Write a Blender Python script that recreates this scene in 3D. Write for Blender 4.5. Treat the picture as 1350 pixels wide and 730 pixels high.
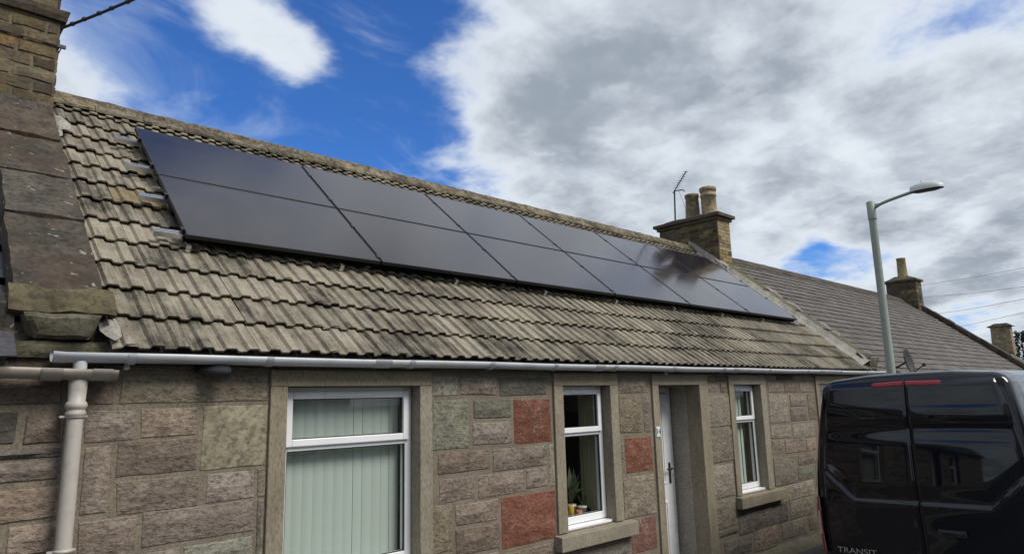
import bpy, bmesh, math, random
from mathutils import Vector, Matrix, noise
random.seed(11)
scene = bpy.context.scene
for o in list(bpy.data.objects): bpy.data.objects.remove(o)
COL = scene.collection
R_ = math.radians

# ------------------------------------------------------------------ camera
FPX = 898.0
CAM = Vector((-1.6677, -4.5855, 2.0802))
RX = Vector((0.729533, -0.683448, -0.026092))
RDN = Vector((0.103303, 0.14782, -0.983604))
RF = Vector((0.676099, 0.714876, 0.178442))
cd = bpy.data.cameras.new('camera'); cam = bpy.data.objects.new('camera', cd); COL.objects.link(cam)
cd.sensor_width = 36.0; cd.lens = FPX / 1350 * 36.0; cd.clip_start = 0.05; cd.clip_end = 6000
up = -RDN; bk = -RF
cam.matrix_world = Matrix(((RX.x, up.x, bk.x, CAM.x), (RX.y, up.y, bk.y, CAM.y), (RX.z, up.z, bk.z, CAM.z), (0, 0, 0, 1)))
scene.camera = cam
scene.view_settings.view_transform = 'Standard'; scene.view_settings.look = 'None'
scene.view_settings.exposure = 0.45; scene.view_settings.gamma = 1.0

def pray(x, y): return RX * ((x - 675) / FPX) + RDN * ((y - 365) / FPX) + RF
def wall_at(x, y, Y=0.0):
    d = pray(x, y); t = (Y - CAM.y) / d.y; return CAM + d * t

# ------------------------------------------------------------------ world: sky with broken cloud
SUN_EL, SUN_AZ = 47.0, 158.0        # azimuth clockwise from +Y
world = bpy.data.worlds.new('World'); scene.world = world; world.use_nodes = True
nt = world.node_tree; nt.nodes.clear()
class G:
    """tiny node-graph helper"""
    def __init__(s, nt): s.nt = nt
    def n(s, t, **kw):
        nd = s.nt.nodes.new(t)
        for k, v in kw.items(): setattr(nd, k, v)
        return nd
    def put(s, sock, v):
        if isinstance(v, bpy.types.NodeSocket): s.nt.links.new(v, sock)
        elif v is not None: sock.default_value = v
    def m(s, op, a, b=None, c=None, clamp=False):
        nd = s.n('ShaderNodeMath', operation=op, use_clamp=clamp)
        for i, v in enumerate((a, b, c)): s.put(nd.inputs[i], v)
        return nd.outputs[0]
    def vm(s, op, a, b=None, out=0):
        nd = s.n('ShaderNodeVectorMath', operation=op)
        s.put(nd.inputs[0], a)
        if b is not None: s.put(nd.inputs[1], b)
        return nd.outputs[out]
    def mix(s, f, a, b, mode='MIX'):
        nd = s.n('ShaderNodeMix', data_type='RGBA', blend_type=mode)
        s.put(nd.inputs[0], f); s.put(nd.inputs[6], a); s.put(nd.inputs[7], b)
        return nd.outputs[2]
    def ss(s, v, lo, hi, a=0.0, b=1.0):
        nd = s.n('ShaderNodeMapRange', interpolation_type='SMOOTHSTEP')
        for i, q in enumerate((v, lo, hi, a, b)): s.put(nd.inputs[i], q)
        return nd.outputs[0]
    def lin(s, v, lo, hi, a=0.0, b=1.0):
        nd = s.n('ShaderNodeMapRange')
        for i, q in enumerate((v, lo, hi, a, b)): s.put(nd.inputs[i], q)
        return nd.outputs[0]
    def noise(s, vec, scale, detail=4, rough=.55, dist=0.0, col=False):
        nd = s.n('ShaderNodeTexNoise'); s.put(nd.inputs['Vector'], vec)
        nd.inputs['Scale'].default_value = scale; nd.inputs['Detail'].default_value = detail
        nd.inputs['Roughness'].default_value = rough; nd.inputs['Distortion'].default_value = dist
        return nd.outputs['Color' if col else 'Fac']
    def map(s, vec, rot=(0, 0, 0), sc=(1, 1, 1), loc=(0, 0, 0)):
        nd = s.n('ShaderNodeMapping'); s.put(nd.inputs[0], vec)
        nd.inputs[1].default_value = loc; nd.inputs[2].default_value = rot; nd.inputs[3].default_value = sc
        return nd.outputs[0]
    def pos(s): return s.n('ShaderNodeNewGeometry').outputs['Position']
    def obj(s): return s.n('ShaderNodeTexCoord').outputs['Object']
    def rnd(s): return s.n('ShaderNodeObjectInfo').outputs['Random']
    def attr(s, name): return s.n('ShaderNodeAttribute', attribute_name=name).outputs['Fac']
g = G(nt)
tc = g.n('ShaderNodeTexCoord').outputs['Generated']
sky = g.n('ShaderNodeTexSky', sky_type='NISHITA'); sky.sun_disc = False
sky.sun_elevation = R_(SUN_EL); sky.sun_rotation = R_(SUN_AZ)
sky.air_density = 1.0; sky.dust_density = 0.2; sky.ozone_density = 4.0
sep = g.n('ShaderNodeSeparateXYZ'); g.put(sep.inputs[0], tc)
zz = g.m('ADD', g.m('MAXIMUM', sep.outputs[2], 0.0), 0.22)
comb = g.n('ShaderNodeCombineXYZ')
g.put(comb.inputs[0], g.m('DIVIDE', sep.outputs[0], zz)); g.put(comb.inputs[1], g.m('DIVIDE', sep.outputs[1], zz))
pl = g.vm('ADD', comb.outputs[0], (3.7, 1.9, 0.0))
warp = g.vm('SCALE', g.vm('SUBTRACT', g.noise(pl, 1.6, 3, col=True), (.5, .5, .5)), None); warp.node.inputs[3].default_value = .12
plw = g.vm('ADD', pl, warp)
dens = g.noise(plw, 1.5, 10, .585)
dens = g.m('ADD', g.m('MULTIPLY', g.m('SUBTRACT', dens, .5), 1.55), .5)
def blob(d, k):
    d = Vector(d).normalized()
    return g.m('EXPONENT', g.m('MULTIPLY', g.m('SUBTRACT', g.vm('DOT_PRODUCT', tc, tuple(d), out=1), 1.0), k))
bias = 0.24
acc = None
# where the sky opens (blue) and where single clouds drift inside the gap
for d, k, a in (((.40, .82, .41), 26, -.62), ((.17, .88, .44), 40, -.30), ((.06, .53, .85), 30, -.20),
                ((.325, .813, .485), 240, .36), ((.375, .80, .455), 400, .28), ((.29, .81, .50), 420, .20), ((.13, .90, .42), 130, .13), ((.20, .89, .39), 220, .24), ((.285, .88, .385), 600, .28),
                ((.913, .367, .183), 1600, -.25), ((.93, .32, .17), 1600, -.10),
                ((.70, .56, .44), 26, .26), ((.58, .76, .28), 200, .12)):
    t = g.m('MULTIPLY', blob(d, k), a); acc = t if acc is None else g.m('ADD', acc, t)
cov0 = g.m('ADD', g.m('ADD', dens, bias), acc)
cov = g.ss(cov0, .44, .68)
thick = g.ss(cov0, .55, .92)
pl2 = g.vm('ADD', plw, (9.1, 4.4, 0))
shade = g.noise(pl2, .85, 8, .56)
shade2 = g.noise(g.vm('ADD', plw, (2.1, 7.4, 0)), 3.2, 8, .57)
# relief: compare the cloud with itself a little further towards the light
reli = g.m('SUBTRACT', g.noise(g.vm('ADD', plw, (.06, -.09, 0)), 1.5, 10, .585), g.noise(plw, 1.5, 10, .585))
vor = g.n('ShaderNodeTexVoronoi', feature='SMOOTH_F1', voronoi_dimensions='2D'); g.put(vor.inputs['Vector'], g.vm('ADD', pl, g.vm('SCALE', g.vm('SUBTRACT', g.noise(pl, 4.5, 6, .6, col=True), (.5, .5, .5)), None)))
for l_ in list(vor.inputs['Vector'].links): l_.from_node.inputs[1].links[0].from_node.inputs[3].default_value = .35
vor.inputs['Scale'].default_value = 3.4; vor.inputs['Detail'].default_value = 3.0; vor.inputs['Roughness'].default_value = .55; vor.inputs['Smoothness'].default_value = .6
gr = g.m('ADD', g.m('ADD', g.m('MULTIPLY', shade, .55), g.m('MULTIPLY', shade2, .25)), g.m('MULTIPLY', reli, -1.7))
gr = g.m('ADD', gr, g.m('MULTIPLY', g.m('SUBTRACT', vor.outputs['Distance'], .35), .42))
gr = g.m('ADD', gr, .09)
gr = g.ss(gr, .18, 1.02)
gr = g.m('MULTIPLY', g.m('MULTIPLY', gr, thick), g.m('SUBTRACT', 1.0, g.m('MULTIPLY', blob((.33, .81, .485), 60), .6)))
ccol = g.mix(gr, (.78, .84, .91, 1), (.32, .37, .44, 1))
ccol = g.mix(g.ss(cov0, .44, .62), (.55, .66, .84, 1), ccol)
blue = g.mix(1.0, sky.outputs[0], (.046, .088, .146, 1), 'MULTIPLY')
wisp = g.noise(g.vm('MULTIPLY', g.vm('ADD', plw, (5.3, 8.8, 0)), (1.0, 1.5, 1.0)), 1.9, 9, .60, .5)
thin = g.m('MULTIPLY', g.ss(wisp, .44, .70), .62)
blue = g.mix(thin, blue, (.60, .70, .86, 1))
final = g.mix(cov, blue, ccol)
bg = g.n('ShaderNodeBackground'); g.put(bg.inputs[0], final); bg.inputs[1].default_value = 0.74
wo = g.n('ShaderNodeOutputWorld'); nt.links.new(bg.outputs[0], wo.inputs[0])

# ------------------------------------------------------------------ sun behind thin cloud
sl = bpy.data.lights.new('sun', 'SUN'); sl.energy = 2.5; sl.angle = R_(26); sl.color = (1.0, .95, .87)
sun = bpy.data.objects.new('sun', sl); COL.objects.link(sun)
sd = Vector((math.sin(R_(SUN_AZ)) * math.cos(R_(SUN_EL)), math.cos(R_(SUN_AZ)) * math.cos(R_(SUN_EL)), math.sin(R_(SUN_EL))))
sun.rotation_euler = sd.to_track_quat('Z', 'Y').to_euler(); sun.location = (0, -10, 30)

# ------------------------------------------------------------------ materials
def newmat(name):
    m = bpy.data.materials.new(name); m.use_nodes = True; t = m.node_tree
    b = t.nodes['Principled BSDF']; return m, G(t), b
def setb(gg, b, col=None, rough=None, bump=None, bstr=.5, bdist=.01, **kw):
    if col is not None: gg.put(b.inputs['Base Color'], col)
    if rough is not None: gg.put(b.inputs['Roughness'], rough)
    if bump is not None:
        bn = gg.n('ShaderNodeBump'); bn.inputs['Strength'].default_value = bstr; bn.inputs['Distance'].default_value = bdist
        gg.put(bn.inputs['Height'], bump); gg.nt.links.new(bn.outputs[0], b.inputs['Normal'])
    for k, v in kw.items(): gg.put(b.inputs[k.replace('_', ' ')], v)
def C4(c): return (c[0], c[1], c[2], 1)
def rockmat(name, c1, c2, dark=(.07, .062, .055), grain=34, relief=.022, var=.3, stretch=(.85, 1, 1.35), stain=.5, rough=.92, worn=None, alb=.92):
    c1, c2, dark = [tuple(v * alb for v in c_) for c_ in (c1, c2, dark)]
    m, q, b = newmat(name); P = q.map(q.pos(), sc=stretch, rot=(0, R_(-9), 0))
    n1 = q.noise(P, 5.5, 5); n2 = q.noise(P, grain, 6, .7, .2); n3 = q.noise(q.pos(), 1.7, 4)
    c = q.mix(q.ss(n1, .32, .68), C4(c1), C4(c2))
    hsv = q.n('ShaderNodeHueSaturation'); q.put(hsv.inputs['Color'], c)
    q.put(hsv.inputs['Value'], q.lin(q.rnd(), 0, 1, 1 - var, 1 + var)); q.put(hsv.inputs['Saturation'], q.lin(q.m('FRACT', q.m('MULTIPLY', q.rnd(), 7.3)), 0, 1, .8, 1.2))
    c = q.mix(q.m('MULTIPLY', q.ss(n2, .55, .36), .62), hsv.outputs[0], C4(dark))
    c = q.mix(q.m('MULTIPLY', q.ss(n2, .55, .78), .3), c, C4(tuple(min(1, v * 1.9) for v in c2)))
    c = q.mix(q.m('MULTIPLY', q.ss(n3, .55, .78), stain), c, C4(dark))
    if worn:
        wm = q.m('MULTIPLY', q.ss(q.noise(q.map(q.pos(), sc=(1, 1, .55)), 6, 6, .75), .52, .68), q.ss(n2, .40, .58))
        c = q.mix(q.m('MULTIPLY', wm, .6), c, C4(worn))
    h = q.m('ADD', q.m('MULTIPLY', n2, .8), q.m('MULTIPLY', q.noise(P, 11, 4, .6), 1.0))
    setb(q, b, c, rough, h, .95, relief, Specular_IOR_Level=.25)
    return m
M = {}
M['st_purple'] = rockmat('sandstone_purple_brown', (.23, .182, .147), (.31, .252, .203))
M['st_buff'] = rockmat('sandstone_buff', (.235, .198, .148), (.315, .272, .205))
M['st_green'] = rockmat('sandstone_green_grey', (.195, .192, .15), (.27, .262, .205))
M['st_pale'] = rockmat('sandstone_pale_tooled', (.26, .235, .172), (.33, .30, .225), grain=22, relief=.009, stretch=(1, 1, 1), var=.1, stain=.2)
M['st_red'] = rockmat('sandstone_red_painted', (.175, .076, .056), (.24, .122, .09), dark=(.085, .045, .038), var=.12, stain=.35, worn=(.38, .29, .24))
M['st_dark'] = rockmat('sandstone_dark', (.11, .098, .086), (.18, .16, .14))  # darker stone, used under the sills and in scattered blocks
M['mortar'] = rockmat('lime_mortar', (.195, .163, .122), (.26, .222, .168), grain=60, relief=.006, var=0, stain=.25, stretch=(1, 1, 1))
M['margin'] = rockmat('smooth_render_margin', (.25, .215, .152), (.31, .27, .20), dark=(.13, .11, .085), grain=75, relief=.0025, var=.06, stain=.35, stretch=(1, 1, .35))
M['lintel'] = rockmat('dark_wallhead', (.12, .105, .085), (.19, .165, .125), grain=40, relief=.006, stain=.7)
M['skew'] = rockmat('weathered_skew_stone', (.065, .056, .046), (.125, .105, .08), dark=(.022, .02, .018), alb=.72, grain=26, relief=.008, stretch=(1, 1, 1), var=.2)
M['putt'] = rockmat('mossy_skewputt', (.085, .078, .052), (.15, .14, .09), dark=(.035, .033, .025), grain=30, relief=.008, stretch=(1, 1, 1), var=.12)
M['lip'] = rockmat('mossy_coping_lip', (.09, .078, .05), (.16, .14, .085), dark=(.03, .027, .02), grain=20, relief=.012, stretch=(1, 1, 1), var=.1, alb=.8)
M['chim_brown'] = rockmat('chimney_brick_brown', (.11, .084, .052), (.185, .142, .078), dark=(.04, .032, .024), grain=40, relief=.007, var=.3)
M['chim_dark'] = rockmat('chimney_brick_dark', (.062, .05, .038), (.115, .09, .062), dark=(.03, .026, .02), grain=40, relief=.007, var=.35)  # dark brick, also paints the shaded left side of the right chimney
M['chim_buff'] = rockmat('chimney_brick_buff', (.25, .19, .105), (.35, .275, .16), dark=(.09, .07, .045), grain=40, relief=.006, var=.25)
M['cement'] = rockmat('cement_fillet', (.28, .265, .235), (.38, .36, .32), dark=(.14, .13, .11), grain=30, relief=.006, var=.05, stretch=(1, 1, 1), stain=.3)
M['ridge'] = rockmat('ridge_tile_concrete', (.09, .076, .052), (.255, .212, .14), dark=(.03, .026, .02), grain=22, relief=.03, var=.3, stretch=(1, 1, 1), stain=.6)
M['pot_buff'] = rockmat('clay_pot_buff', (.30, .225, .12), (.40, .31, .175), dark=(.10, .08, .05), grain=14, relief=.003, var=.05)
M['pot_grey'] = rockmat('clay_pot_sooty', (.22, .18, .125), (.33, .275, .19), dark=(.05, .043, .035), grain=9, relief=.003, var=.08, stain=.7)
M['harl'] = rockmat('grey_harled_render', (.27, .25, .22), (.34, .32, .28), grain=50, relief=.008, var=.05, stain=.2)
M['inner_reveal'] = rockmat('painted_reveal', (.36, .325, .275), (.42, .385, .325), grain=60, relief=.002, var=0, stain=.2)

# left skew: white crusty lichen patches on the weathered slabs
q = G(M['skew'].node_tree); b_ = M['skew'].node_tree.nodes['Principled BSDF']
oldc = b_.inputs['Base Color'].links[0].from_socket
ln = q.noise(q.pos(), 13, 5, .65, .4); ln2 = q.noise(q.pos(), 2.3, 3)
c = q.mix(q.m('MULTIPLY', q.ss(ln2, .46, .70), .45), oldc, (.062, .036, .026, 1))
c = q.mix(q.m('MULTIPLY', q.ss(ln, .63, .68), .7), c, (.34, .32, .28, 1))
q.put(b_.inputs['Base Color'], c)
q = G(M['chim_brown'].node_tree); b_ = M['chim_brown'].node_tree.nodes['Principled BSDF']
oldc = b_.inputs['Base Color'].links[0].from_socket
c = q.mix(q.m('MULTIPLY', q.ss(q.noise(q.pos(), 4.2, 5, .65), .58, .74), .7), oldc, (.30, .175, .045, 1))
q.put(b_.inputs['Base Color'], c)

# concrete roof tiles, streaked down the slope
PS = 0.688159; CS, SN = math.cos(PS), math.sin(PS)
def tilemat(name, light, mid, dark):
    m, q, b = newmat(name)
    P = q.map(q.pos(), rot=(-PS, 0, 0))          # x along ridge, y up the slope
    tone = q.m('FRACT', q.m('ADD', q.rnd(), q.attr('tone')))
    st = q.noise(q.map(P, sc=(24, 1.7, 1)), 1.0, 6, .62)
    st2 = q.noise(q.map(P, sc=(70, 7, 1)), 1.0, 5, .65)
    pat = q.noise(P, 1.1, 5, .6); spk = q.noise(P, 55, 4, .7)
    pt2 = q.noise(P, 6.5, 5, .65)
    v = q.m('ADD', q.m('ADD', q.m('MULTIPLY', st, .50), q.m('MULTIPLY', st2, .22)), q.m('MULTIPLY', pat, .40))
    v = q.m('ADD', v, q.m('MULTIPLY', q.m('SUBTRACT', tone, .5), .15))
    v = q.m('ADD', v, q.m('MULTIPLY', q.m('SUBTRACT', pt2, .5), .35))
    c = q.mix(q.ss(v, .40, .56), C4(dark), C4(mid)); c = q.mix(q.ss(v, .52, .70), c, C4(light))
    c = q.mix(q.m('MULTIPLY', q.ss(spk, .60, .75), .40), c, (.38, .36, .30, 1))
    c = q.mix(q.m('MULTIPLY', q.ss(q.noise(P, 21, 4, .7, .3), .68, .73), .7), c, (.42, .41, .36, 1))
    c = q.mix(q.m('MULTIPLY', q.ss(spk, .46, .34), .5), c, (.035, .033, .028, 1))
    setb(q, b, c, .93, q.m('ADD', spk, q.m('MULTIPLY', pt2, .8)), .8, .007, Specular_IOR_Level=.2)
    return m
M['tile'] = tilemat('concrete_tile_weathered', (.305, .272, .212), (.19, .168, .131), (.056, .049, .04))
M['tile_tan'] = tilemat('concrete_tile_clean_tan', (.27, .215, .13), (.21, .165, .10), (.11, .085, .055))
def slatemat(name, c1, c2, lich):
    m, q, b = newmat(name); P = q.map(q.pos(), rot=(-PS, 0, 0))
    tone = q.m('FRACT', q.m('ADD', q.rnd(), q.attr('tone')))
    n1 = q.noise(P, 7, 5, .6); n2 = q.noise(P, 40, 4, .7); n3 = q.noise(P, 1.2, 5)
    c = q.mix(tone, C4(c1), C4(c2)); c = q.mix(q.m('MULTIPLY', q.ss(n1, .4, .7), .6), c, C4(tuple(v * .6 for v in c1)))
    c = q.mix(q.m('MULTIPLY', q.ss(q.m('ADD', q.m('MULTIPLY', n2, .5), q.m('MULTIPLY', n3, .5)), .5, .68), .55), c, C4(lich))
    setb(q, b, c, q.lin(n2, 0, 1, .55, .85), n2, .5, .004, Specular_IOR_Level=.35)
    return m
M['slate'] = slatemat('roof_slate_grey', (.064, .056, .050), (.115, .10, .09), (.145, .128, .095))
M['slate_purple'] = slatemat('roof_slate_purple', (.046, .045, .058), (.07, .067, .08), (.10, .092, .092))
def plain(name, col, rough=.5, nz=None, amt=.15, bump=0, **kw):
    m, q, b = newmat(name); c = C4(col)
    n = q.noise(q.pos(), nz or 6, 5, .6)
    cc = q.mix(q.m('MULTIPLY', q.ss(n, .45, .75), amt), c, C4(tuple(v * .35 for v in col)))
    setb(q, b, cc, q.lin(n, 0, 1, max(0, rough - .07), rough + .07), n if bump else None, .4, bump, **kw)
    return m
M['pvc'] = plain('white_pvc', (.80, .81, .83), .28, 3, .10)
M['pvc_seal'] = plain('black_rubber_seal', (.03, .03, .032), .6)
M['gutter'] = plain('grey_gutter_plastic', (.50, .52, .545), .38, 5, .35)
M['gutter_brown'] = plain('brown_painted_gutter', (.32, .28, .245), .5, 7, .45, .002)
M['pipe'] = plain('beige_painted_iron', (.44, .405, .365), .45, 14, .30, .003)
M['alu'] = plain('bare_aluminium', (.75, .76, .78), .3, 20, .1, Metallic=1.0)
M['galv'] = plain('galvanised_lamp_post', (.255, .285, .25), .55, 9, .25, .001)
M['lampgrey'] = plain('lantern_grey', (.50, .52, .53), .45, 20, .2)
M['darkmetal'] = plain('dark_metal', (.025, .025, .028), .45)
M['blackplastic'] = plain('black_plastic', (.018, .018, .02), .4)
M['wire'] = plain('black_cable', (.03, .028, .026), .6)
M['wood'] = plain('dark_timber', (.07, .055, .04), .8, 10, .4, .004)
M['room'] = plain('room_wall_paint', (.17, .155, .135), .8)
M['curtain'] = plain('olive_curtain', (.34, .34, .21), .9, 9, .2)
M['asphalt'] = rockmat('asphalt', (.045, .045, .046), (.062, .061, .06), dark=(.02, .02, .02), grain=120, relief=.006, var=0, stretch=(1, 1, 1), stain=.3)
M['paving'] = rockmat('pavement_tarmac', (.085, .083, .078), (.12, .117, .108), dark=(.04, .04, .036), grain=110, relief=.005, var=0, stretch=(1, 1, 1), stain=.3)
M['kerb'] = rockmat('kerb_concrete', (.22, .21, .19), (.30, .285, .26), grain=60, relief=.004, var=.1, stretch=(1, 1, 1))
M['moss'] = rockmat('mossy_wall_foot', (.125, .115, .06), (.20, .18, .11), grain=45, relief=.012, var=.05, stretch=(1, 1, 1))
M['grass'] = rockmat('rough_grass', (.05, .075, .03), (.085, .11, .045), grain=60, relief=.03, var=.05, stretch=(1, 1, 1))
M['foliage'] = plain('conifer_foliage', (.045, .062, .032), .8, 5, .5)
M['leaf'] = plain('houseplant_leaf', (.045, .065, .028), .5, 15, .3)
M['bark'] = plain('bark', (.08, .06, .045), .9, 20, .4)
M['blind'] = plain('pale_green_blind_fabric', (.46, .52, .475), .85, 40, .03)
M['potwhite'] = plain('glazed_pot_white', (.62, .58, .50), .35)
M['potcol'] = plain('terracotta_pot', (.42, .16, .07), .7)
M['yellow'] = plain('yellow_tin', (.55, .35, .05), .5)
M['screen'] = plain('dark_screen', (.02, .022, .03), .12)
M['redlens'] = plain('red_lamp_lens', (.20, .008, .014), .12, 3, .05)
M['clearlens'] = plain('clear_lamp_lens', (.55, .50, .50), .12)
M['chrome'] = plain('brushed_chrome', (.62, .63, .65), .25, 20, .05, Metallic=1.0)
M['tyre'] = plain('tyre_rubber', (.02, .02, .02), .85)
M['white_paint'] = plain('white_plate', (.72, .73, .74), .4)
M['blue_ink'] = plain('blue_ink', (.06, .11, .28), .5)
M['trim'] = plain('black_textured_trim', (.022, .022, .024), .65, 60, .2, .001)

def vanpaint():
    m, q, b = newmat('van_paint_black'); n = q.noise(q.pos(), 3, 4)
    setb(q, b, (.004, .005, .009, 1), .30, q.noise(q.pos(), 2.2, 2), .025, .02, Coat_Weight=.9, Coat_Roughness=q.lin(n, .3, .7, .01, .04), Specular_IOR_Level=.05)
    return m
M['van'] = vanpaint()
def glassmat(name, tint, refl=1.5, rough=.01, extra=0.0):
    m = bpy.data.materials.new(name); m.use_nodes = True; t = m.node_tree; t.nodes.clear(); q = G(t)
    lw = q.n('ShaderNodeLayerWeight'); lw.inputs[0].default_value = .5
    fres = q.m('ADD', q.m('MULTIPLY', q.m('POWER', lw.outputs['Facing'], 5.0), .92), .075)
    tr = q.n('ShaderNodeBsdfTransparent'); tr.inputs[0].default_value = C4(tint)
    gl = q.n('ShaderNodeBsdfGlossy'); gl.inputs['Roughness'].default_value = rough
    mx = q.n('ShaderNodeMixShader'); q.put(mx.inputs[0], q.m('ADD', fres, extra, clamp=True))
    t.links.new(tr.outputs[0], mx.inputs[1]); t.links.new(gl.outputs[0], mx.inputs[2])
    o = q.n('ShaderNodeOutputMaterial'); t.links.new(mx.outputs[0], o.inputs[0]); return m
M['glass'] = glassmat('window_glass', (.93, .95, .94), 1.45)
M['darkglass'] = glassmat('van_glass', (.10, .11, .12), 1.5)
def panelmat():
    m, q, b = newmat('solar_glass_black'); P = q.map(q.pos(), rot=(-PS, 0, 0))
    n = q.noise(P, 2.5, 4); f = q.noise(q.map(P, sc=(2, 160, 1)), 1, 2); dust = q.noise(P, 18, 5, .7)
    c = q.mix(q.m('MULTIPLY', f, .5), (.010, .009, .014, 1), (.020, .017, .024, 1))
    c = q.mix(q.m('MULTIPLY', q.ss(dust, .5, .8), .12), c, (.12, .11, .11, 1))
    setb(q, b, c, q.lin(n, .3, .7, .10, .17), q.noise(P, 1.3, 2), .05, .02, Specular_IOR_Level=.66, IOR=1.55, Specular_Tint=(1.0, .90, .84, 1))
    return m
M['solar'] = panelmat()

# ------------------------------------------------------------------ mesh helpers
class MB:
    def __init__(s): s.v = []; s.f = []; s.sm = []
    def add(s, vs, fs, smooth=False):
        o = len(s.v); s.v += [tuple(v) for v in vs]; s.f += [tuple(i + o for i in f) for f in fs]; s.sm += [smooth] * len(fs); return s
    def hexa(s, c):   # 8 corners: bottom ring 0-3 ccw from above, top ring 4-7
        return s.add(c, [(0, 3, 2, 1), (4, 5, 6, 7), (0, 1, 5, 4), (1, 2, 6, 5), (2, 3, 7, 6), (3, 0, 4, 7)])
    def box(s, x0, x1, y0, y1, z0, z1):
        return s.hexa([(x0, y0, z0), (x1, y0, z0), (x1, y1, z0), (x0, y1, z0), (x0, y0, z1), (x1, y0, z1), (x1, y1, z1), (x0, y1, z1)])
    def rough(s, c, n=(4, 3, 4), j=.008, fq=4.0, seed=0):
        """subdivided 8-corner block with noisy surface"""
        c = [Vector(p) for p in c]
        def P(u, v, w):
            a = c[0].lerp(c[1], u).lerp(c[3].lerp(c[2], u), v); b2 = c[4].lerp(c[5], u).lerp(c[7].lerp(c[6], u), v)
            p = a.lerp(b2, w); nn = noise.noise_vector(p * fq + Vector((seed, seed * .7, 0)))
            e = sum(1 for t in (u, v, w) if t < 1e-6 or t > 1 - 1e-6)
            ctr = sum(c, Vector()) / 8
            q2 = p + nn * j
            if e >= 2: q2 = q2 + (ctr - p).normalized() * j * 1.2
            return q2
        idx = {}; vs = []; fs = []
        def I(i, jj, k):
            key = (i, jj, k)
            if key not in idx: idx[key] = len(vs); vs.append(P(i / n[0], jj / n[1], k / n[2]))
            return idx[key]
        for i in range(n[0]):
            for k in range(n[2]):
                fs.append((I(i, 0, k), I(i + 1, 0, k), I(i + 1, 0, k + 1), I(i, 0, k + 1)))
                fs.append((I(i, n[1], k), I(i, n[1], k + 1), I(i + 1, n[1], k + 1), I(i + 1, n[1], k)))
        for jj in range(n[1]):
            for k in range(n[2]):
                fs.append((I(0, jj, k), I(0, jj, k + 1), I(0, jj + 1, k + 1), I(0, jj + 1, k)))
                fs.append((I(n[0], jj, k), I(n[0], jj + 1, k), I(n[0], jj + 1, k + 1), I(n[0], jj, k + 1)))
        for i in range(n[0]):
            for jj in range(n[1]):
                fs.append((I(i, jj, 0), I(i, jj + 1, 0), I(i + 1, jj + 1, 0), I(i + 1, jj, 0)))
                fs.append((I(i, jj, n[2]), I(i + 1, jj, n[2]), I(i + 1, jj + 1, n[2]), I(i, jj + 1, n[2])))
        return s.add(vs, fs)
    def tube(s, pts, r, n=10, cap=True):
        pts = [Vector(p) for p in pts]; rr = r if isinstance(r, (list, tuple)) else [r] * len(pts)
        vs = []; fs = []; prev = None
        for i, p in enumerate(pts):
            t = (pts[min(i + 1, len(pts) - 1)] - pts[max(i - 1, 0)]).normalized()
            if prev is None: a = t.orthogonal().normalized()
            else: a = (prev - t * prev.dot(t)).normalized()
            prev = a; b2 = t.cross(a)
            for k in range(n):
                an = 2 * math.pi * k / n; vs.append(p + (a * math.cos(an) + b2 * math.sin(an)) * rr[i])
        for i in range(len(pts) - 1):
            for k in range(n): fs.append((i * n + k, i * n + (k + 1) % n, (i + 1) * n + (k + 1) % n, (i + 1) * n + k))
        s.add(vs, fs, True)
        if cap: s.add(vs[:n], [tuple(range(n - 1, -1, -1))]); s.add(vs[-n:], [tuple(range(n))])
        return s
    def lathe(s, prof, ctr, n=20, axis='z'):
        vs = []; fs = []
        for (r, h) in prof:
            for k in range(n):
                a = 2 * math.pi * k / n; p = (r * math.cos(a), r * math.sin(a), h)
                if axis == 'y': p = (p[0], p[2], p[1])
                if axis == 'x': p = (p[2], p[0], p[1])
                vs.append(Vector(ctr) + Vector(p))
        for i in range(len(prof) - 1):
            for k in range(n): fs.append((i * n + k, i * n + (k + 1) % n, (i + 1) * n + (k + 1) % n, (i + 1) * n + k))
        return s.add(vs, fs, True)
    def mesh(s, name, mat):
        me = bpy.data.meshes.new(name); me.from_pydata(s.v, [], s.f); me.update()
        me.polygons.foreach_set('use_smooth', s.sm); 
        if mat: me.materials.append(M[mat] if isinstance(mat, str) else mat)
        return me
    def build(s, name, mat, parent=None, bevel=0, seg=2):
        o = link(name, s.mesh(name, mat), parent)
        if bevel:
            md = o.modifiers.new('bevel', 'BEVEL'); md.width = bevel; md.segments = seg; md.limit_method = 'ANGLE'; md.angle_limit = R_(40)
        return o
def link(name, me, parent=None):
    o = bpy.data.objects.new(name, me); COL.objects.link(o)
    if parent: o.parent = parent; o.matrix_parent_inverse = parent.matrix_world.inverted()
    return o
def tag(o, label, cat, group=None):
    o['label'] = label; o['category'] = cat
    if group: o['group'] = group
    return o
def thing(name, label, cat, loc=(0, 0, 0), group=None):
    o = bpy.data.objects.new(name, None); COL.objects.link(o); o.empty_display_size = .2
    o.location = loc; o.matrix_world = Matrix.Translation(loc)
    return tag(o, label, cat, group)
def struct(o): o['kind'] = 'structure'; return o
def catmull(pts, n=8):
    pts = [Vector(p) for p in pts]; out = []
    for i in range(len(pts) - 1):
        p0, p1, p2, p3 = pts[max(i - 1, 0)], pts[i], pts[i + 1], pts[min(i + 2, len(pts) - 1)]
        for k in range(n):
            t = k / n
            out.append(.5 * ((2 * p1) + (p2 - p0) * t + (2 * p0 - 5 * p1 + 4 * p2 - p3) * t * t + (3 * p1 - p0 - 3 * p2 + p3) * t ** 3))
    out.append(pts[-1]); return out

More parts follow.
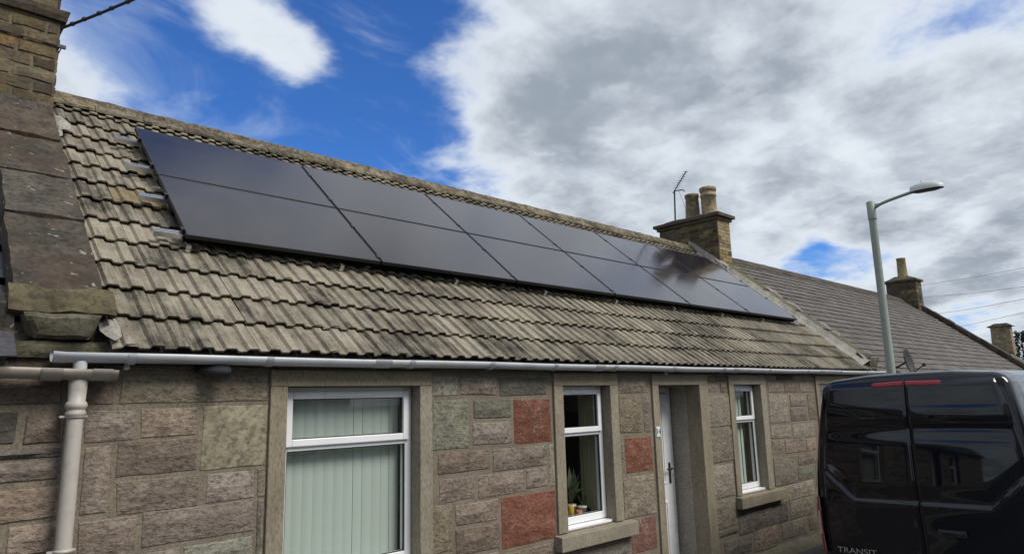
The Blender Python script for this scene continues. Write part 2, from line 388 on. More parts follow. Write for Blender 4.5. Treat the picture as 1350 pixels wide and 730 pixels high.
# ------------------------------------------------------------------ ground
E_Y, E_Z = -0.165, 2.44                     # eave line of the cottage roof
def RP(x, s, h): return Vector((x, E_Y + s * CS - h * SN, E_Z + s * SN + h * CS))
SL = 4.385                                  # eave to ridge along the slope
struct(MB().add([(-900, -900, -.24), (900, -900, -.24), (900, 900, -.24), (-900, 900, -.24)], [(0, 1, 2, 3)]).build('ground', 'grass'))
rd = MB()
xs = [-70, 60]; prof = [(-1.33, -.150), (-2.5, -.115), (-4.3, -.085), (-6.0, -.115), (-7.2, -.15)]
for i in range(len(prof) - 1):
    (y0, z0), (y1, z1) = prof[i], prof[i + 1]
    rd.add([(xs[0], y0, z0), (xs[1], y0, z0), (xs[1], y1, z1), (xs[0], y1, z1)], [(3, 2, 1, 0)])
struct(rd.build('road', 'asphalt'))
pv = struct(MB().add([(-70, -1.20, -.035), (60, -1.20, -.035), (60, .10, .0), (-70, .10, .0)], [(0, 1, 2, 3)]).build('pavement', 'paving'))
kb = struct(MB().box(-70, 60, -1.325, -1.315, -.3, -.16).build('kerb', 'kerb'))
k0 = MB().box(0, .905, -1.33, -1.20, -.3, -.031).mesh('kerb_stone', 'kerb')
for i in range(40):
    o = link('kerb_stone', k0, kb); o.location.x = -14 + i * .915
struct(MB().add([(-70, -9.2, -.02), (60, -9.2, -.02), (60, -7.2, -.04), (-70, -7.2, -.04)], [(0, 1, 2, 3)]).build('far_pavement', 'paving'))
struct(MB().box(-70, 60, -7.30, -7.19, -.3, -.035).build('far_kerb', 'kerb'))

# ------------------------------------------------------------------ stone masonry
def stone_mesh(x0, x1, z0, z1, proud, mat, y=0.0, seed=0):
    rnd = random.Random(seed * 7919 + 13)
    w, h = x1 - x0, z1 - z0
    nx = max(2, min(6, round(w / .085))); nz = max(2, min(4, round(h / .085)))
    ch = min(.012 if x0 < 4.3 else .007, w * .12, h * .12); jit = min(.007, w * .05, h * .05)
    cj = [(rnd.uniform(-jit, jit), rnd.uniform(-jit, jit)) for _ in range(4)]
    def pt(u, v, ins, yy):
        dx = (1 - u) * (1 - v) * cj[0][0] + u * (1 - v) * cj[1][0] + u * v * cj[2][0] + (1 - u) * v * cj[3][0]
        dz = (1 - u) * (1 - v) * cj[0][1] + u * (1 - v) * cj[1][1] + u * v * cj[2][1] + (1 - u) * v * cj[3][1]
        xx = x0 + ins + (w - 2 * ins) * u + dx; zz = z0 + ins + (h - 2 * ins) * v + dz
        ed = noise.noise(Vector((xx * 9, zz * 9, seed))) * .006
        return (xx + ed, yy, zz + ed * .8)
    m = MB(); vs = []; fs = []
    for k in range(nz + 1):
        for i in range(nx + 1):
            u, v = i / nx, k / nz; edge = i in (0, nx) or k in (0, nz)
            bulge = 0 if edge else rnd.uniform(.0, .016 if x0 < 4.3 else .007)
            vs.append(pt(u, v, ch, y - proud * (.55 if edge else 1) - bulge))
    for k in range(nz):
        for i in range(nx):
            a = k * (nx + 1) + i; fs.append((a, a + 1, a + nx + 2, a + nx + 1))
    ring = [(i, 0) for i in range(nx)] + [(nx, k) for k in range(nz)] + [(nx - i, nz) for i in range(nx)] + [(0, nz - k) for k in range(nz)]
    b0 = len(vs)
    for (i, k) in ring: vs.append(pt(i / nx, k / nz, 0, y + .006))
    L = len(ring)
    for t in range(L):
        i, k = ring[t]; i2, k2 = ring[(t + 1) % L]
        fs.append((b0 + t, b0 + (t + 1) % L, k2 * (nx + 1) + i2, k * (nx + 1) + i))
    m.add(vs, fs); return m.mesh('stone', mat)

class Masonry:
    def __init__(s): s.rects = []; s.block = []
    def free(s, x0, x1, z0, z1):
        for (a, b, c, d) in s.rects + s.block:
            if x0 < b and x1 > a and z0 < d and z1 > c: return False
        return True
PXST = []   # hand-read stones: pixel rectangle (x0,y0,x1,y1), kind
for line in """0 491 82 535 p|0 543 22 587 d|31 545 81 584 p|0 591 80 605 d|0 607 77 636 p|0 643 75 687 p|5 690 73 732 p
111 500 151 534 p|109 541 178 583 p|106 587 145 678 p|101 682 180 736 p
158 494 353 531 b|184 537 261 576 p|153 579 259 625 p|152 629 262 675 p|264 533 353 618 y|271 621 336 660 p|338 617 350 654 b|185 666 335 713 p|338 657 347 735 b|241 713 333 744 g|183 724 237 748 p
569 494 604 522 y|606 498 656 521 p|658 498 720 521 g|569 526 619 592 g|624 526 674 552 g|623 555 674 586 p|676 525 727 585 r|576 594 646 623 p|649 588 721 618 p|577 628 627 661 p|630 621 691 653 p|693 616 722 642 p|599 660 657 690 p|600 692 659 727 p|569 664 597 728 b|660 650 733 717 r|724 584 731 641 y|661 722 731 744 p|603 731 658 752 p
815 498 852 519 b|816 521 846 571 b|848 521 857 569 b|824 575 860 623 r|817 574 823 624 b|822 626 864 681 b|832 682 866 727 r|736 727 830 748 d
929 496 941 503 p|943 496 956 503 d|930 505 947 517 p|949 505 957 517 b|933 520 962 562 b|935 565 966 609 b
1009 494 1022 501 b|1023 494 1044 501 d|1046 494 1069 501 b|1012 503 1032 517 p|1034 503 1052 517 p|1054 503 1071 517 p|1014 519 1039 557 b|1041 519 1063 535 p|1042 537 1064 555 p|1065 519 1076 553 b|1016 560 1043 577 b|1045 558 1073 576 b|1018 579 1034 598 b|1035 578 1061 596 p|1063 577 1076 593 p
1020 601 1050 638 b|1052 598 1074 612 p|1052 614 1074 632 g|1031 636 1074 657 b|938 612 968 655 b|943 658 973 695 b|945 698 974 706 d|955 709 992 731 b|973 668 1039 696 d|1041 656 1074 680 b|994 694 1028 723 p|1030 685 1064 706 b|1066 679 1078 698 b""".split('\n'):
    for it in line.split('|'):
        a = it.split(); PXST.append((*map(float, a[:4]), a[4]))
MATK = {'p': 'st_purple', 'b': 'st_buff', 'g': 'st_green', 'y': 'st_pale', 'r': 'st_red', 'd': 'st_dark'}
PARTY = -0.83
mas = Masonry()
hand = []
for (x0, y0, x1, y1, k) in PXST:
    xm, ym = (x0 + x1) / 2, (y0 + y1) / 2
    X0 = wall_at(x0, ym).x; X1 = wall_at(x1, ym).x; Z1 = wall_at(xm, y0).z; Z0 = wall_at(xm, y1).z
    if x0 == 0: X0 -= .12
    hand.append((X0, X1, Z0, Z1, k)); mas.rects.append((X0, X1, Z0, Z1))
# openings: (x0, x1, z0, z1) of the margins' outer edge
MARG = [(.355, 1.72, .70, 2.335), (3.165, 4.145, .70, 2.335), (4.765, 5.925, -.1, 2.335), (6.435, 7.425, .68, 2.335), (9.05, 10.25, .68, 2.335)]
OPEN = [(.475, 1.60, .85, 2.222), (3.29, 4.018, .85, 2.215), (4.88, 5.735, -.02, 2.215), (6.555, 7.275, .83, 2.215), (9.17, 10.13, .83, 2.215)]
SILL = [(.30, 1.78, .70, .85), (3.12, 4.288, .70, .85), None, (6.40, 7.63, .68, .83), (9.0, 10.3, .68, .83)]
for a in MARG: mas.block.append((a[0] - .012, a[1] + .012, a[2], a[3] + .01))
for a in SILL:
    if a: mas.block.append((a[0], a[1], a[2] - .02, a[3]))
def fill(xa, xb, seed):
    rnd = random.Random(seed); z = .05; out = []
    while z < 2.30:
        h = rnd.uniform(.19, .30)
        if z + h > 2.33: h = 2.33 - z
        if h < .09: break
        x = xa
        while x < xb - .05:
            w = rnd.uniform(.34, .75)
            if x + w > xb - .2: w = xb - x
            # shrink against what is already laid
            x1 = x + w
            st = .05; xx = x
            while xx < x1:
                if mas.free(xx, xx + st, z, z + h): 
                    e = xx
                    while e < x1 and mas.free(e, min(e + st, x1), z, z + h): e += st
                    e = min(e, x1)
                    if e - xx > .14:
                        out.append((xx + .008, e - .012, z, z + h - .018)); 
                    xx = e
                else: xx += st
            x = x1
        z += h
    for r in out: mas.rects.append(r)
    return out

# ================================================================== the cottage
cottage = thing('stone_cottage', 'low sandstone cottage with tiled roof carrying the solar panels', 'house', (5, 3.2, 0))
def wall_with_openings(x0, x1, zt, opens, y0=0.0, y1=.45, zb=-.25):
    m = MB(); xsn = sorted({x0, x1, *[o[0] for o in opens], *[o[1] for o in opens]})
    for a, b2 in zip(xsn, xsn[1:]):
        mid = (a + b2) / 2; z = zb
        for o in opens:
            if o[0] < mid < o[1]:
                if o[2] > z + .001: m.box(a, b2, y0, y1, z, o[2])
                z = o[3]
        m.box(a, b2, y0, y1, z, zt)
    return m
wallc = wall_with_openings(PARTY, 11.55, 2.40, OPEN).build('wall', 'mortar', cottage)
for i, (a, b2, c0, d, k) in enumerate(hand):
    if (a + b2) / 2 > PARTY: link('stone', stone_mesh(a, b2, c0, d, random.Random(i).uniform(.004, .010) if k in 'ry' else random.Random(i).uniform(.008, .016), MATK[k], seed=i), wallc)
mas.rects.append((PARTY - .05, PARTY + .02, -1, 3))
fl = fill(PARTY + .02, 11.5, 5)
rr = random.Random(3)
for i, (a, b2, c0, d) in enumerate(fl):
    k = rr.choice('ppppbbbgd' if a < 5 else 'bbbbppgb'); link('stone', stone_mesh(a, b2, c0, d, .012, MATK[k], seed=500 + i), wallc)
# darker wallhead course under the gutter
x = PARTY + .01; i = 0
while x < 11.5:
    w = rr.uniform(.5, 1.1); x1 = min(x + w, 11.54); i += 1
    MB().rough([(x, -.022, 2.343), (x1 - .008, -.022, 2.343), (x1 - .008, .02, 2.343), (x, .02, 2.343), (x, -.022, 2.41), (x1 - .008, -.022, 2.41), (x1 - .008, .02, 2.41), (x, .02, 2.41)], (4, 1, 1), .004, 5, i).build('wallhead_stone', 'lintel', wallc)
    x = x1
# mossy foot of wall
mf = MB()
N = 60
vs = []; fs = []
for i in range(N + 1):
    x = 5.95 + (11.5 - 5.95) * i / N; n1 = noise.noise(Vector((x * 2.2, 0, 0))); n2 = noise.noise(Vector((x * 5, 3, 0)))
    vs += [(x, -.01, .10 + .025 * n1), (x, -.05 - .01 * n2, .07 + .02 * n1), (x, -.13 - .03 * n1, .015), (x, -.20 - .03 * n2, -.02)]
for i in range(N):
    for k in range(3): fs.append((i * 4 + k, i * 4 + k + 1, (i + 1) * 4 + k + 1, (i + 1) * 4 + k))
mf.add(vs, fs, True).build('wall_foot', 'moss', wallc)

# margins (door and window surrounds) and sills
for i, (mo, op) in enumerate(zip(MARG, OPEN)):
    sb = op[2]
    hz = op[3] - .004; head = MB().hexa([(mo[0], -.026, hz), (mo[1], -.026, hz), (mo[1], .17, hz), (mo[0], .17, hz), (mo[0], -.026, mo[3]), (mo[1], -.026, mo[3]), (mo[1], .17, mo[3]), (mo[0], .17, mo[3])])
    head.build('lintel_margin', 'margin', cottage, .006)
    zb = sb if i != 2 else -.02
    MB().box(mo[0], op[0] + .004, -.024, .165, zb, op[3] - .005).build('jamb_margin', 'margin', cottage, .006)
    MB().box(op[1] - .004, mo[1], -.024, .165, zb, op[3] - .005).build('jamb_margin', 'margin', cottage, .006)
    if SILL[i]:
        s4 = SILL[i]
        MB().rough([(s4[0], -.095, s4[2]), (s4[1], -.095, s4[2]), (s4[1], .17, s4[2]), (s4[0], .17, s4[2]), (s4[0], -.095, s4[3] - .015), (s4[1], -.095, s4[3] - .015), (s4[1], .17, s4[3] + .006), (s4[0], .17, s4[3] + .006)], (8, 2, 2), .003, 6, i).build('window_sill', 'margin', cottage, .008)

# windows
def window(i, y=.10, transom=1.80, depth=.07, fl=.0):
    x0, x1, z0, z1 = OPEN[i]; x0 += .007; x1 -= .007; z0 += .035; z1 -= .007
    w = thing_part('window', cottage)
    fw = .058; f = MB()
    f.box(x0, x0 + fw, y, y + depth, z0, z1); f.box(x1 - fw, x1, y, y + depth, z0, z1)
    f.box(x0 + fw, x1 - fw, y, y + depth, z1 - fw, z1); f.box(x0 + fw, x1 - fw, y, y + depth, z0, z0 + fw + .012)
    f.box(x0 + fw, x1 - fw, y + .001, y + depth, transom - .028, transom + .028)
    f.build('frame', 'pvc', w, .005)
    # opening top sash stands proud
    s0 = MB(); a, b2, c0, d = x0 + .034, x1 - .034, transom + .003, z1 - .032; sw = .052; ys = y - .022
    s0.box(a, a + sw, ys, y - .001, c0, d); s0.box(b2 - sw, b2, ys, y - .001, c0, d); s0.box(a + sw, b2 - sw, ys, y - .001, d - sw, d); s0.box(a + sw, b2 - sw, ys, y - .001, c0, c0 + sw)
    s0.build('sash', 'pvc', w, .007)
    ga = MB(); e = .006
    for (p0, p1, r0, r1, yy) in ((a + sw, b2 - sw, c0 + sw, d - sw, y + .01), (x0 + fw, x1 - fw, z0 + fw + .012, transom - .028, y + .016)):
        ga.box(p0, p0 + e, yy - .008, yy + .012, r0, r1); ga.box(p1 - e, p1, yy - .008, yy + .012, r0, r1)
        ga.box(p0 + e, p1 - e, yy - .008, yy + .012, r0, r0 + e); ga.box(p0 + e, p1 - e, yy - .008, yy + .012, r1 - e, r1)
        MB().add([(p0, yy, r0), (p1, yy, r0), (p1, yy, r1), (p0, yy, r1)], [(0, 1, 2, 3)]).build('glass_pane', 'glass', w)
    ga.build('gasket', 'pvc_seal', w)
    vw = (b2 - a) * .40; vc = (a + b2) / 2 - .02
    MB().box(vc - vw / 2, vc + vw / 2, ys - .014, ys - .001, d - .036, d - .016).build('trickle_vent', 'pvc', w, .004)
    MB().hexa([(x0 - .0, y - .075, z0 - .034), (x1, y - .075, z0 - .034), (x1, y + depth, z0 - .034), (x0, y + depth, z0 - .034), (x0, y - .075, z0 - .012), (x1, y - .075, z0 - .012), (x1, y + depth, z0 - .001), (x0, y + depth, z0 - .001)]).build('cill', 'pvc', w, .004)
    return w
def thing_part(name, parent):
    o = bpy.data.objects.new(name, None); COL.objects.link(o); o.empty_display_size = .1; o.parent = parent; o.matrix_parent_inverse = parent.matrix_world.inverted()
    return o
for i, tr in ((0, 1.795), (1, 1.745), (3, 1.745), (4, 1.745)): window(i, transom=tr)
# rooms behind the windows
rm = MB()
for (a, b2) in ((PARTY + .2, 2.6), (2.7, 4.60), (6.1, 8.2), (8.3, 11.3)):
    rm.add([(a, .45, .1), (b2, .45, .1), (b2, 3.4, .1), (a, 3.4, .1), (a, .45, 2.36), (b2, .45, 2.36), (b2, 3.4, 2.36), (a, 3.4, 2.36)], [(0, 1, 2, 3), (7, 6, 5, 4), (1, 5, 6, 2), (2, 6, 7, 3), (3, 7, 4, 0)])
rm.build('room_lining', 'room', cottage)
# board inside the windows
for i in (0, 1, 3, 4): MB().box(OPEN[i][0] + .01, OPEN[i][1] - .01, .172, .42, OPEN[i][2] + .01, OPEN[i][2] + .045).build('window_board', 'pvc', cottage, .004)

# door in its recess
dr = thing_part('door', cottage)
dx0, dx1, dy = 4.895, 5.715, .40
f = MB(); f.box(dx0, dx0 + .065, dy, dy + .07, 0, 2.19); f.box(dx1 - .065, dx1, dy, dy + .07, 0, 2.19); f.box(dx0 + .065, dx1 - .065, dy, dy + .07, 2.125, 2.19)
f.build('door_frame', 'pvc', dr, .006)
MB().box(dx0 + .075, dx1 - .072, dy - .012, dy + .05, .05, 2.118).build('door_leaf', 'pvc', dr, .008)
for (z0, z1) in ((.2, .85), (1.05, 1.95)):
    p = MB(); a, b2 = dx0 + .2, dx1 - .2
    p.box(a, b2, dy - .022, dy - .013, z0, z0 + .025); p.box(a, b2, dy - .022, dy - .013, z1 - .025, z1); p.box(a, a + .025, dy - .022, dy - .013, z0 + .025, z1 - .025); p.box(b2 - .025, b2, dy - .022, dy - .013, z0 + .025, z1 - .025)
    p.build('door_moulding', 'pvc', dr, .004)
h = MB(); hx = dx1 - .125
h.box(hx - .016, hx + .016, dy - .024, dy - .012, 1.05, 1.29); h.tube([(hx, dy - .02, 1.22), (hx, dy - .065, 1.22), (hx - .03, dy - .07, 1.22), (hx - .12, dy - .07, 1.22)], .010, 8)
h.build('door_handle', 'darkmetal', dr)
for z in (.35, 1.15, 1.9): MB().box(dx1 - .082, dx1 - .058, dy - .024, dy - .001, z, z + .10).build('door_hinge', 'pvc', dr, .004)
# recess lining
rv = MB(); rv.box(OPEN[2][1] - .003, OPEN[2][1] + .05, .168, .60, 0, 2.24); rv.box(OPEN[2][0] - .05, OPEN[2][0] + .003, .168, .60, 0, 2.24)
rv.box(OPEN[2][0] + .004, OPEN[2][1] - .004, .171, .60, 2.197, 2.25); rv.build('door_reveal', 'inner_reveal', cottage)
MB().box(4.87, 5.75, -.06, .52, -.12, .03).build('door_step', 'kerb', cottage, .01)
MB().box(4.87, 5.75, .47, .55, 0.03, 2.2).build('inner_lobby', 'pvc_seal', cottage)
# number plate on the jamb
np_ = thing_part('number_plate', cottage)
MB().box(4.785, 4.855, -.031, -.0245, 1.645, 1.755).build('plate', 'white_paint', np_, .003)
def text_obj(s, size, loc, rot, mat, parent, name, ext=.0015, sx=1.0, align='CENTER'):
    cu = bpy.data.curves.new(name, 'FONT'); cu.body = s; cu.size = size; cu.align_x = align; cu.align_y = 'CENTER'; cu.extrude = ext
    t = bpy.data.objects.new(name, cu); COL.objects.link(t)
    bpy.context.view_layer.update()
    dg = bpy.context.evaluated_depsgraph_get(); me = bpy.data.meshes.new_from_object(t.evaluated_get(dg)); bpy.data.objects.remove(t)
    for v in me.vertices: v.co.x *= sx
    me.transform(Matrix.Translation(loc) @ rot.to_4x4()); me.materials.clear(); me.materials.append(M[mat])
    return link(name, me, parent)
RFRONT = Matrix(((1, 0, 0), (0, 0, -1), (0, 1, 0)))       # text facing -Y
text_obj('14', .085, (4.82, -.0335, 1.70), RFRONT, 'blue_ink', np_, 'numerals')

# ------------------------------------------------------------------ roof of the cottage
TX0, TX1 = -.655, 11.0
rb = MB()
def slab(m, x0, x1, h0, h1, s0=-.02, s1=SL, yback=True):
    m.hexa([RP(x0, s0, h0), RP(x1, s0, h0), RP(x1, s1, h0), RP(x0, s1, h0), RP(x0, s0, h1), RP(x1, s0, h1), RP(x1, s1, h1), RP(x0, s1, h1)])
slab(rb, -.66, 11.3, -.12, -.045, .02)
ry = RP(0, SL, 0).y; rz = RP(0, SL, 0).z
rb.hexa([(PARTY, 2 * ry + .1, E_Z - .2), (PARTY, ry, rz - .17), (11.3, ry, rz - .17), (11.3, 2 * ry + .1, E_Z - .2), (PARTY, 2 * ry + .1, E_Z - .03), (PARTY, ry, rz - .02), (11.3, ry, rz - .02), (11.3, 2 * ry + .1, E_Z - .03)])
roof = rb.build('roof', 'slate', cottage)
# verge walls close the loft
for nm, xx in (('gable_wall', PARTY), ('gable_wall', 11.3)):
    MB().add([(xx, .0, -.2), (xx + .3, 0, -.2), (xx + .3, 6.4, -.2), (xx, 6.4, -.2), (xx, 0, 2.4), (xx + .24, 0, 2.4), (xx + .24, 6.4, 2.4), (xx, 6.4, 2.4), (xx, ry, rz - .2), (xx + .24, ry, rz - .2)],
             [(0, 3, 7, 4), (1, 5, 6, 2), (4, 7, 8), (5, 9, 6), (4, 8, 9, 5), (7, 6, 9, 8), (2, 6, 7, 3)]).build(nm, 'harl', cottage)
MB().box(PARTY, 11.5, 6.2, 6.5, -.2, 2.38).build('rear_wall', 'harl', cottage)
GAUGE, TW = SL / 13, .290
PR = []
for wv in range(2):
    o_ = wv * .145; PR += [(o_ + .0, 0), (o_ + .052, 0), (o_ + .066, .022), (o_ + .124, .022)]
PR.append((.290 - .004, 0.004))
def tile_geo(seed):
    rnd = random.Random(seed); vs = []; fs = []; n = len(PR)
    L = GAUGE + .05; hf = .016; hb = -.020; th = .015
    jf = [rnd.uniform(-.004, .004) for _ in PR]
    for row, (s, h) in enumerate(((0, hf), (L, hb))):
        for i, (px_, pz) in enumerate(PR):
            ss = s + (jf[i] if row == 0 else 0)
            if row == 0 and rnd.random() < .05: ss += rnd.uniform(.008, .022)
            vs.append((px_, ss, h - .013 + pz))
    for i, (px_, pz) in enumerate(PR): vs.append((px_, jf[i] + .004, hf - .013 + pz - th))
    for i in range(n - 1):
        fs.append((i, i + 1, n + i + 1, n + i)); fs.append((2 * n + i, 2 * n + i + 1, i + 1, i))
    fs += [(2 * n, 0, n), (n - 1, 3 * n - 1, 2 * n - 1)]
    # interlock lip on the left side
    return vs, fs
TV = [tile_geo(k) for k in range(7)]
def tile_mesh(k, mat):
    vs, fs = TV[k]; m = MB(); m.add([Vector((x, s * CS - h * SN, s * SN + h * CS)) for x, s, h in vs], fs); return m.mesh('roof_tile', mat)
TM = [tile_mesh(k, 'tile') for k in range(7)]; TMT = tile_mesh(0, 'tile_tan')
NC = int((TX1 - TX0) / TW) + 1
spots = []
for r in range(13):
    for c_ in range(NC):
        x = TX0 + c_ * TW + .006 * math.sin(r * 2.1); s = r * GAUGE
        hid = 4.35 < r + .5 and r < 10.3 and x > .05 and x + TW < 10.4
        ctr = RP(x + .15, s + .15, 0); d = (ctr - CAM).length
        spots.append((hid, d, r, c_, x, s))
vis = sorted([t for t in spots if not t[0]], key=lambda t: t[1]); keep = set((t[2], t[3]) for t in vis[:300])
tan = set()
for (pxx, pyy) in ((182, 227), (203, 268), (196, 266)):
    d = pray(pxx, pyy); nn = Vector((0, -SN, CS)); t = (RP(0, 0, 0) - CAM).dot(nn) / d.dot(nn); P = CAM + d * t
    s_ = (P.y - E_Y) / CS; tan.add((int(s_ / GAUGE), int((P.x - TX0) / TW)))
st = MB(); tones = []
rt = random.Random(21)
for (hid, d, r, c_, x, s) in spots:
    k = rt.randrange(7); base = RP(x, s, rt.uniform(-.003, .004)); tilt = rt.uniform(-.006, .006)
    if (r, c_) in keep:
        o = link('roof_tile', TMT if (r, c_) in tan else TM[k], roof); o.location = Vector(o.location) + base; o.rotation_euler = (rt.uniform(-.006, .006), tilt, rt.uniform(-.004, .004))
    else:
        vs, fs = TV[k]; st.add([base + Vector((px_, ss * CS - h * SN, ss * SN + h * CS)) for px_, ss, h in vs], fs); tones += [rt.random()] * len(vs)
me = st.mesh('roof_tile_field', 'tile'); at = me.attributes.new('tone', 'FLOAT', 'POINT'); at.data.foreach_set('value', tones)
o = link('roof_tile_field', me, roof); o['kind'] = 'stuff'
# ridge tiles: angular caps bedded in mortar
def ridge_tile(x0, x1, seed, roofh=0.0):
    rnd = random.Random(seed); vs = []; fs = []; nx = 3
    sec = [(-.235, -.192), (-.238, -.165), (-.12, -.055), (-.04, .012), (.0, .026), (.04, .012), (.13, -.06), (.235, -.165)]
    for i in range(nx + 1):
        x = x0 + (x1 - x0) * i / nx
        for (y, z) in sec:
            n1 = noise.noise(Vector((x * 7, y * 11, seed))) * .02
            vs.append((x, ry + y + n1 * .5, rz + .035 + z + n1 + roofh))
    n = len(sec)
    for i in range(nx):
        for k in range(n - 1): fs.append((i * n + k, (i + 1) * n + k, (i + 1) * n + k + 1, i * n + k + 1))
    fs += [tuple(range(n)), tuple(range(nx * n + n - 1, nx * n - 1, -1))]
    m = MB(); m.add(vs, fs); return m.mesh('ridge_tile', 'ridge')
x = -.70; k = 0
while x < 10.9:
    x1 = min(x + .45, 11.0); link('ridge_tile', ridge_tile(x, x1 - .007, k), roof); x = x1; k += 1
# bedding mortar strip below the ridge tiles
bm_ = MB(); vs = []; fs = []; N = 90
for i in range(N + 1):
    x = -.68 + 11.6 * i / N; n1 = noise.noise(Vector((x * 3.1, 1, 0))) * .018
    vs += [RP(x, SL - .20 + n1, .0), RP(x, SL - .215 + n1, .03), RP(x, SL - .10, .085)]
for i in range(N):
    fs += [(i * 3, i * 3 + 3, i * 3 + 4, i * 3 + 1), (i * 3 + 1, i * 3 + 4, i * 3 + 5, i * 3 + 2)]
bm_.add(vs, fs).build('ridge_bedding', 'ridge', roof)

# ------------------------------------------------------------------ skews (raised gable copings)
def skew_run(parent, x0, x1, joints, htop, mat, seed, name='skew_stone', hb=-.05):
    for i, (a, b2) in enumerate(zip(joints, joints[1:])):
        hh = htop + (.008 if i % 2 else 0)
        MB().rough([RP(x0, a + .006, hb), RP(x1, a + .006, hb), RP(x1, b2 - .006, hb), RP(x0, b2 - .006, hb), RP(x0, a + .006, hh), RP(x1, a + .006, hh), RP(x1, b2 - .006, hh), RP(x0, b2 - .006, hh)], (7, 10, 2), .016, 6, seed + i).build(name, mat, parent)
def fillet(parent, x, wdt, s0, s1, seed, mat='cement', h0=.0, h1=.13, name='mortar_fillet'):
    vs = []; fs = []; N = int((s1 - s0) / .06)
    for i in range(N + 1):
        s = s0 + (s1 - s0) * i / N; n1 = noise.noise(Vector((s * 4.5, seed, 0))) * .55 + noise.noise(Vector((s * 14, seed, 2))) * .25
        w = wdt * (1 + n1)
        vs += [RP(x, s, h1), RP(x + w * .5, s, h0 + (h1 - h0) * .45), RP(x + w, s, h0 + .012), RP(x + w, s, h0 - .03)]
    for i in range(N):
        for k in range(3): fs.append((i * 4 + k, i * 4 + k + 1, i * 4 + k + 5, i * 4 + k + 4) if wdt > 0 else (i * 4 + k + 4, i * 4 + k + 5, i * 4 + k + 1, i * 4 + k))
    return MB().add(vs, fs).build(name, mat, parent)

# ================================================================== left neighbour
neigh = thing('slate_roofed_house', 'neighbouring stone house with purple slates and lichen covered gable coping', 'house', (-4, 3.2, 0))
NO = [(-5.6, -4.5, .85, 2.2), (-3.6, -2.75, .0, 2.2)]
for a in NO: mas.block.append((a[0] - .13, a[1] + .13, a[2] - .15, 2.33))
wn = wall_with_openings(-9.0, PARTY - .002, 2.30, NO).build('wall', 'mortar', neigh)
for i, (a, b2, c0, d, k) in enumerate(hand):
    if (a + b2) / 2 <= PARTY: link('stone', stone_mesh(a, b2, c0, d, random.Random(i).uniform(.012, .02), MATK[k], seed=i), wn)
fl = fill(-5.9, PARTY - .03, 8)
for i, (a, b2, c0, d) in enumerate(fl): link('stone', stone_mesh(a, b2, c0, d, .014, MATK[rr.choice('ppppbbd')], seed=900 + i), wn)
for a in NO:
    MB().box(a[0] - .12, a[0], -.024, .16, a[2], a[3]).build('jamb_margin', 'margin', neigh, .006); MB().box(a[1], a[1] + .12, -.024, .16, a[2], a[3]).build('jamb_margin', 'margin', neigh, .006)
    MB().box(a[0] - .12, a[1] + .12, -.026, .1, a[3] + .001, a[3] + .11).build('lintel_margin', 'margin', neigh, .006)
w_ = thing_part('window', neigh); a = NO[0]; f = MB()
f.box(a[0], a[0] + .07, .1, .17, a[2], a[3]); f.box(a[1] - .07, a[1], .1, .17, a[2], a[3]); f.box(a[0] + .07, a[1] - .07, .1, .17, a[2], a[2] + .07); f.box(a[0] + .07, a[1] - .07, .1, .17, a[3] - .07, a[3]); f.box(a[0] + .07, a[1] - .07, .1, .17, 1.7, 1.77)
f.build('frame', 'pvc', w_, .005); MB().add([(a[0], .13, a[2]), (a[1], .13, a[2]), (a[1], .13, a[3]), (a[0], .13, a[3])], [(0, 1, 2, 3)]).build('glass_pane', 'glass', w_)
MB().box(a[0] - .1, a[1] + .1, .5, .55, .3, 2.3).build('room_lining', 'room', neigh)
MB().box(NO[1][0], NO[1][1], .2, .25, 0, 2.2).build('door', 'pvc', neigh)
rb = MB(); slab(rb, -9.0, -1.14, -.14, -.05, .0); 
rb.hexa([(-9, 2 * ry, E_Z - .2), (-9, ry, rz - .17), (PARTY - .01, ry, rz - .17), (PARTY - .01, 2 * ry, E_Z - .2), (-9, 2 * ry, E_Z - .03), (-9, ry, rz - .02), (PARTY - .01, ry, rz - .02), (PARTY - .01, 2 * ry, E_Z - .03)])
roofn = rb.build('roof', 'slate_purple', neigh)
MB().add([(-9, 0, -.2), (-9, 6.4, -.2), (-9, 6.4, 2.35), (-9, ry, rz - .1), (-9, 0, 2.35)], [(0, 1, 2, 3, 4)]).build('gable_wall', 'harl', neigh)
MB().box(-9.0, PARTY - .01, 6.2, 6.4, -.2, 2.35).build('rear_wall', 'harl', neigh)
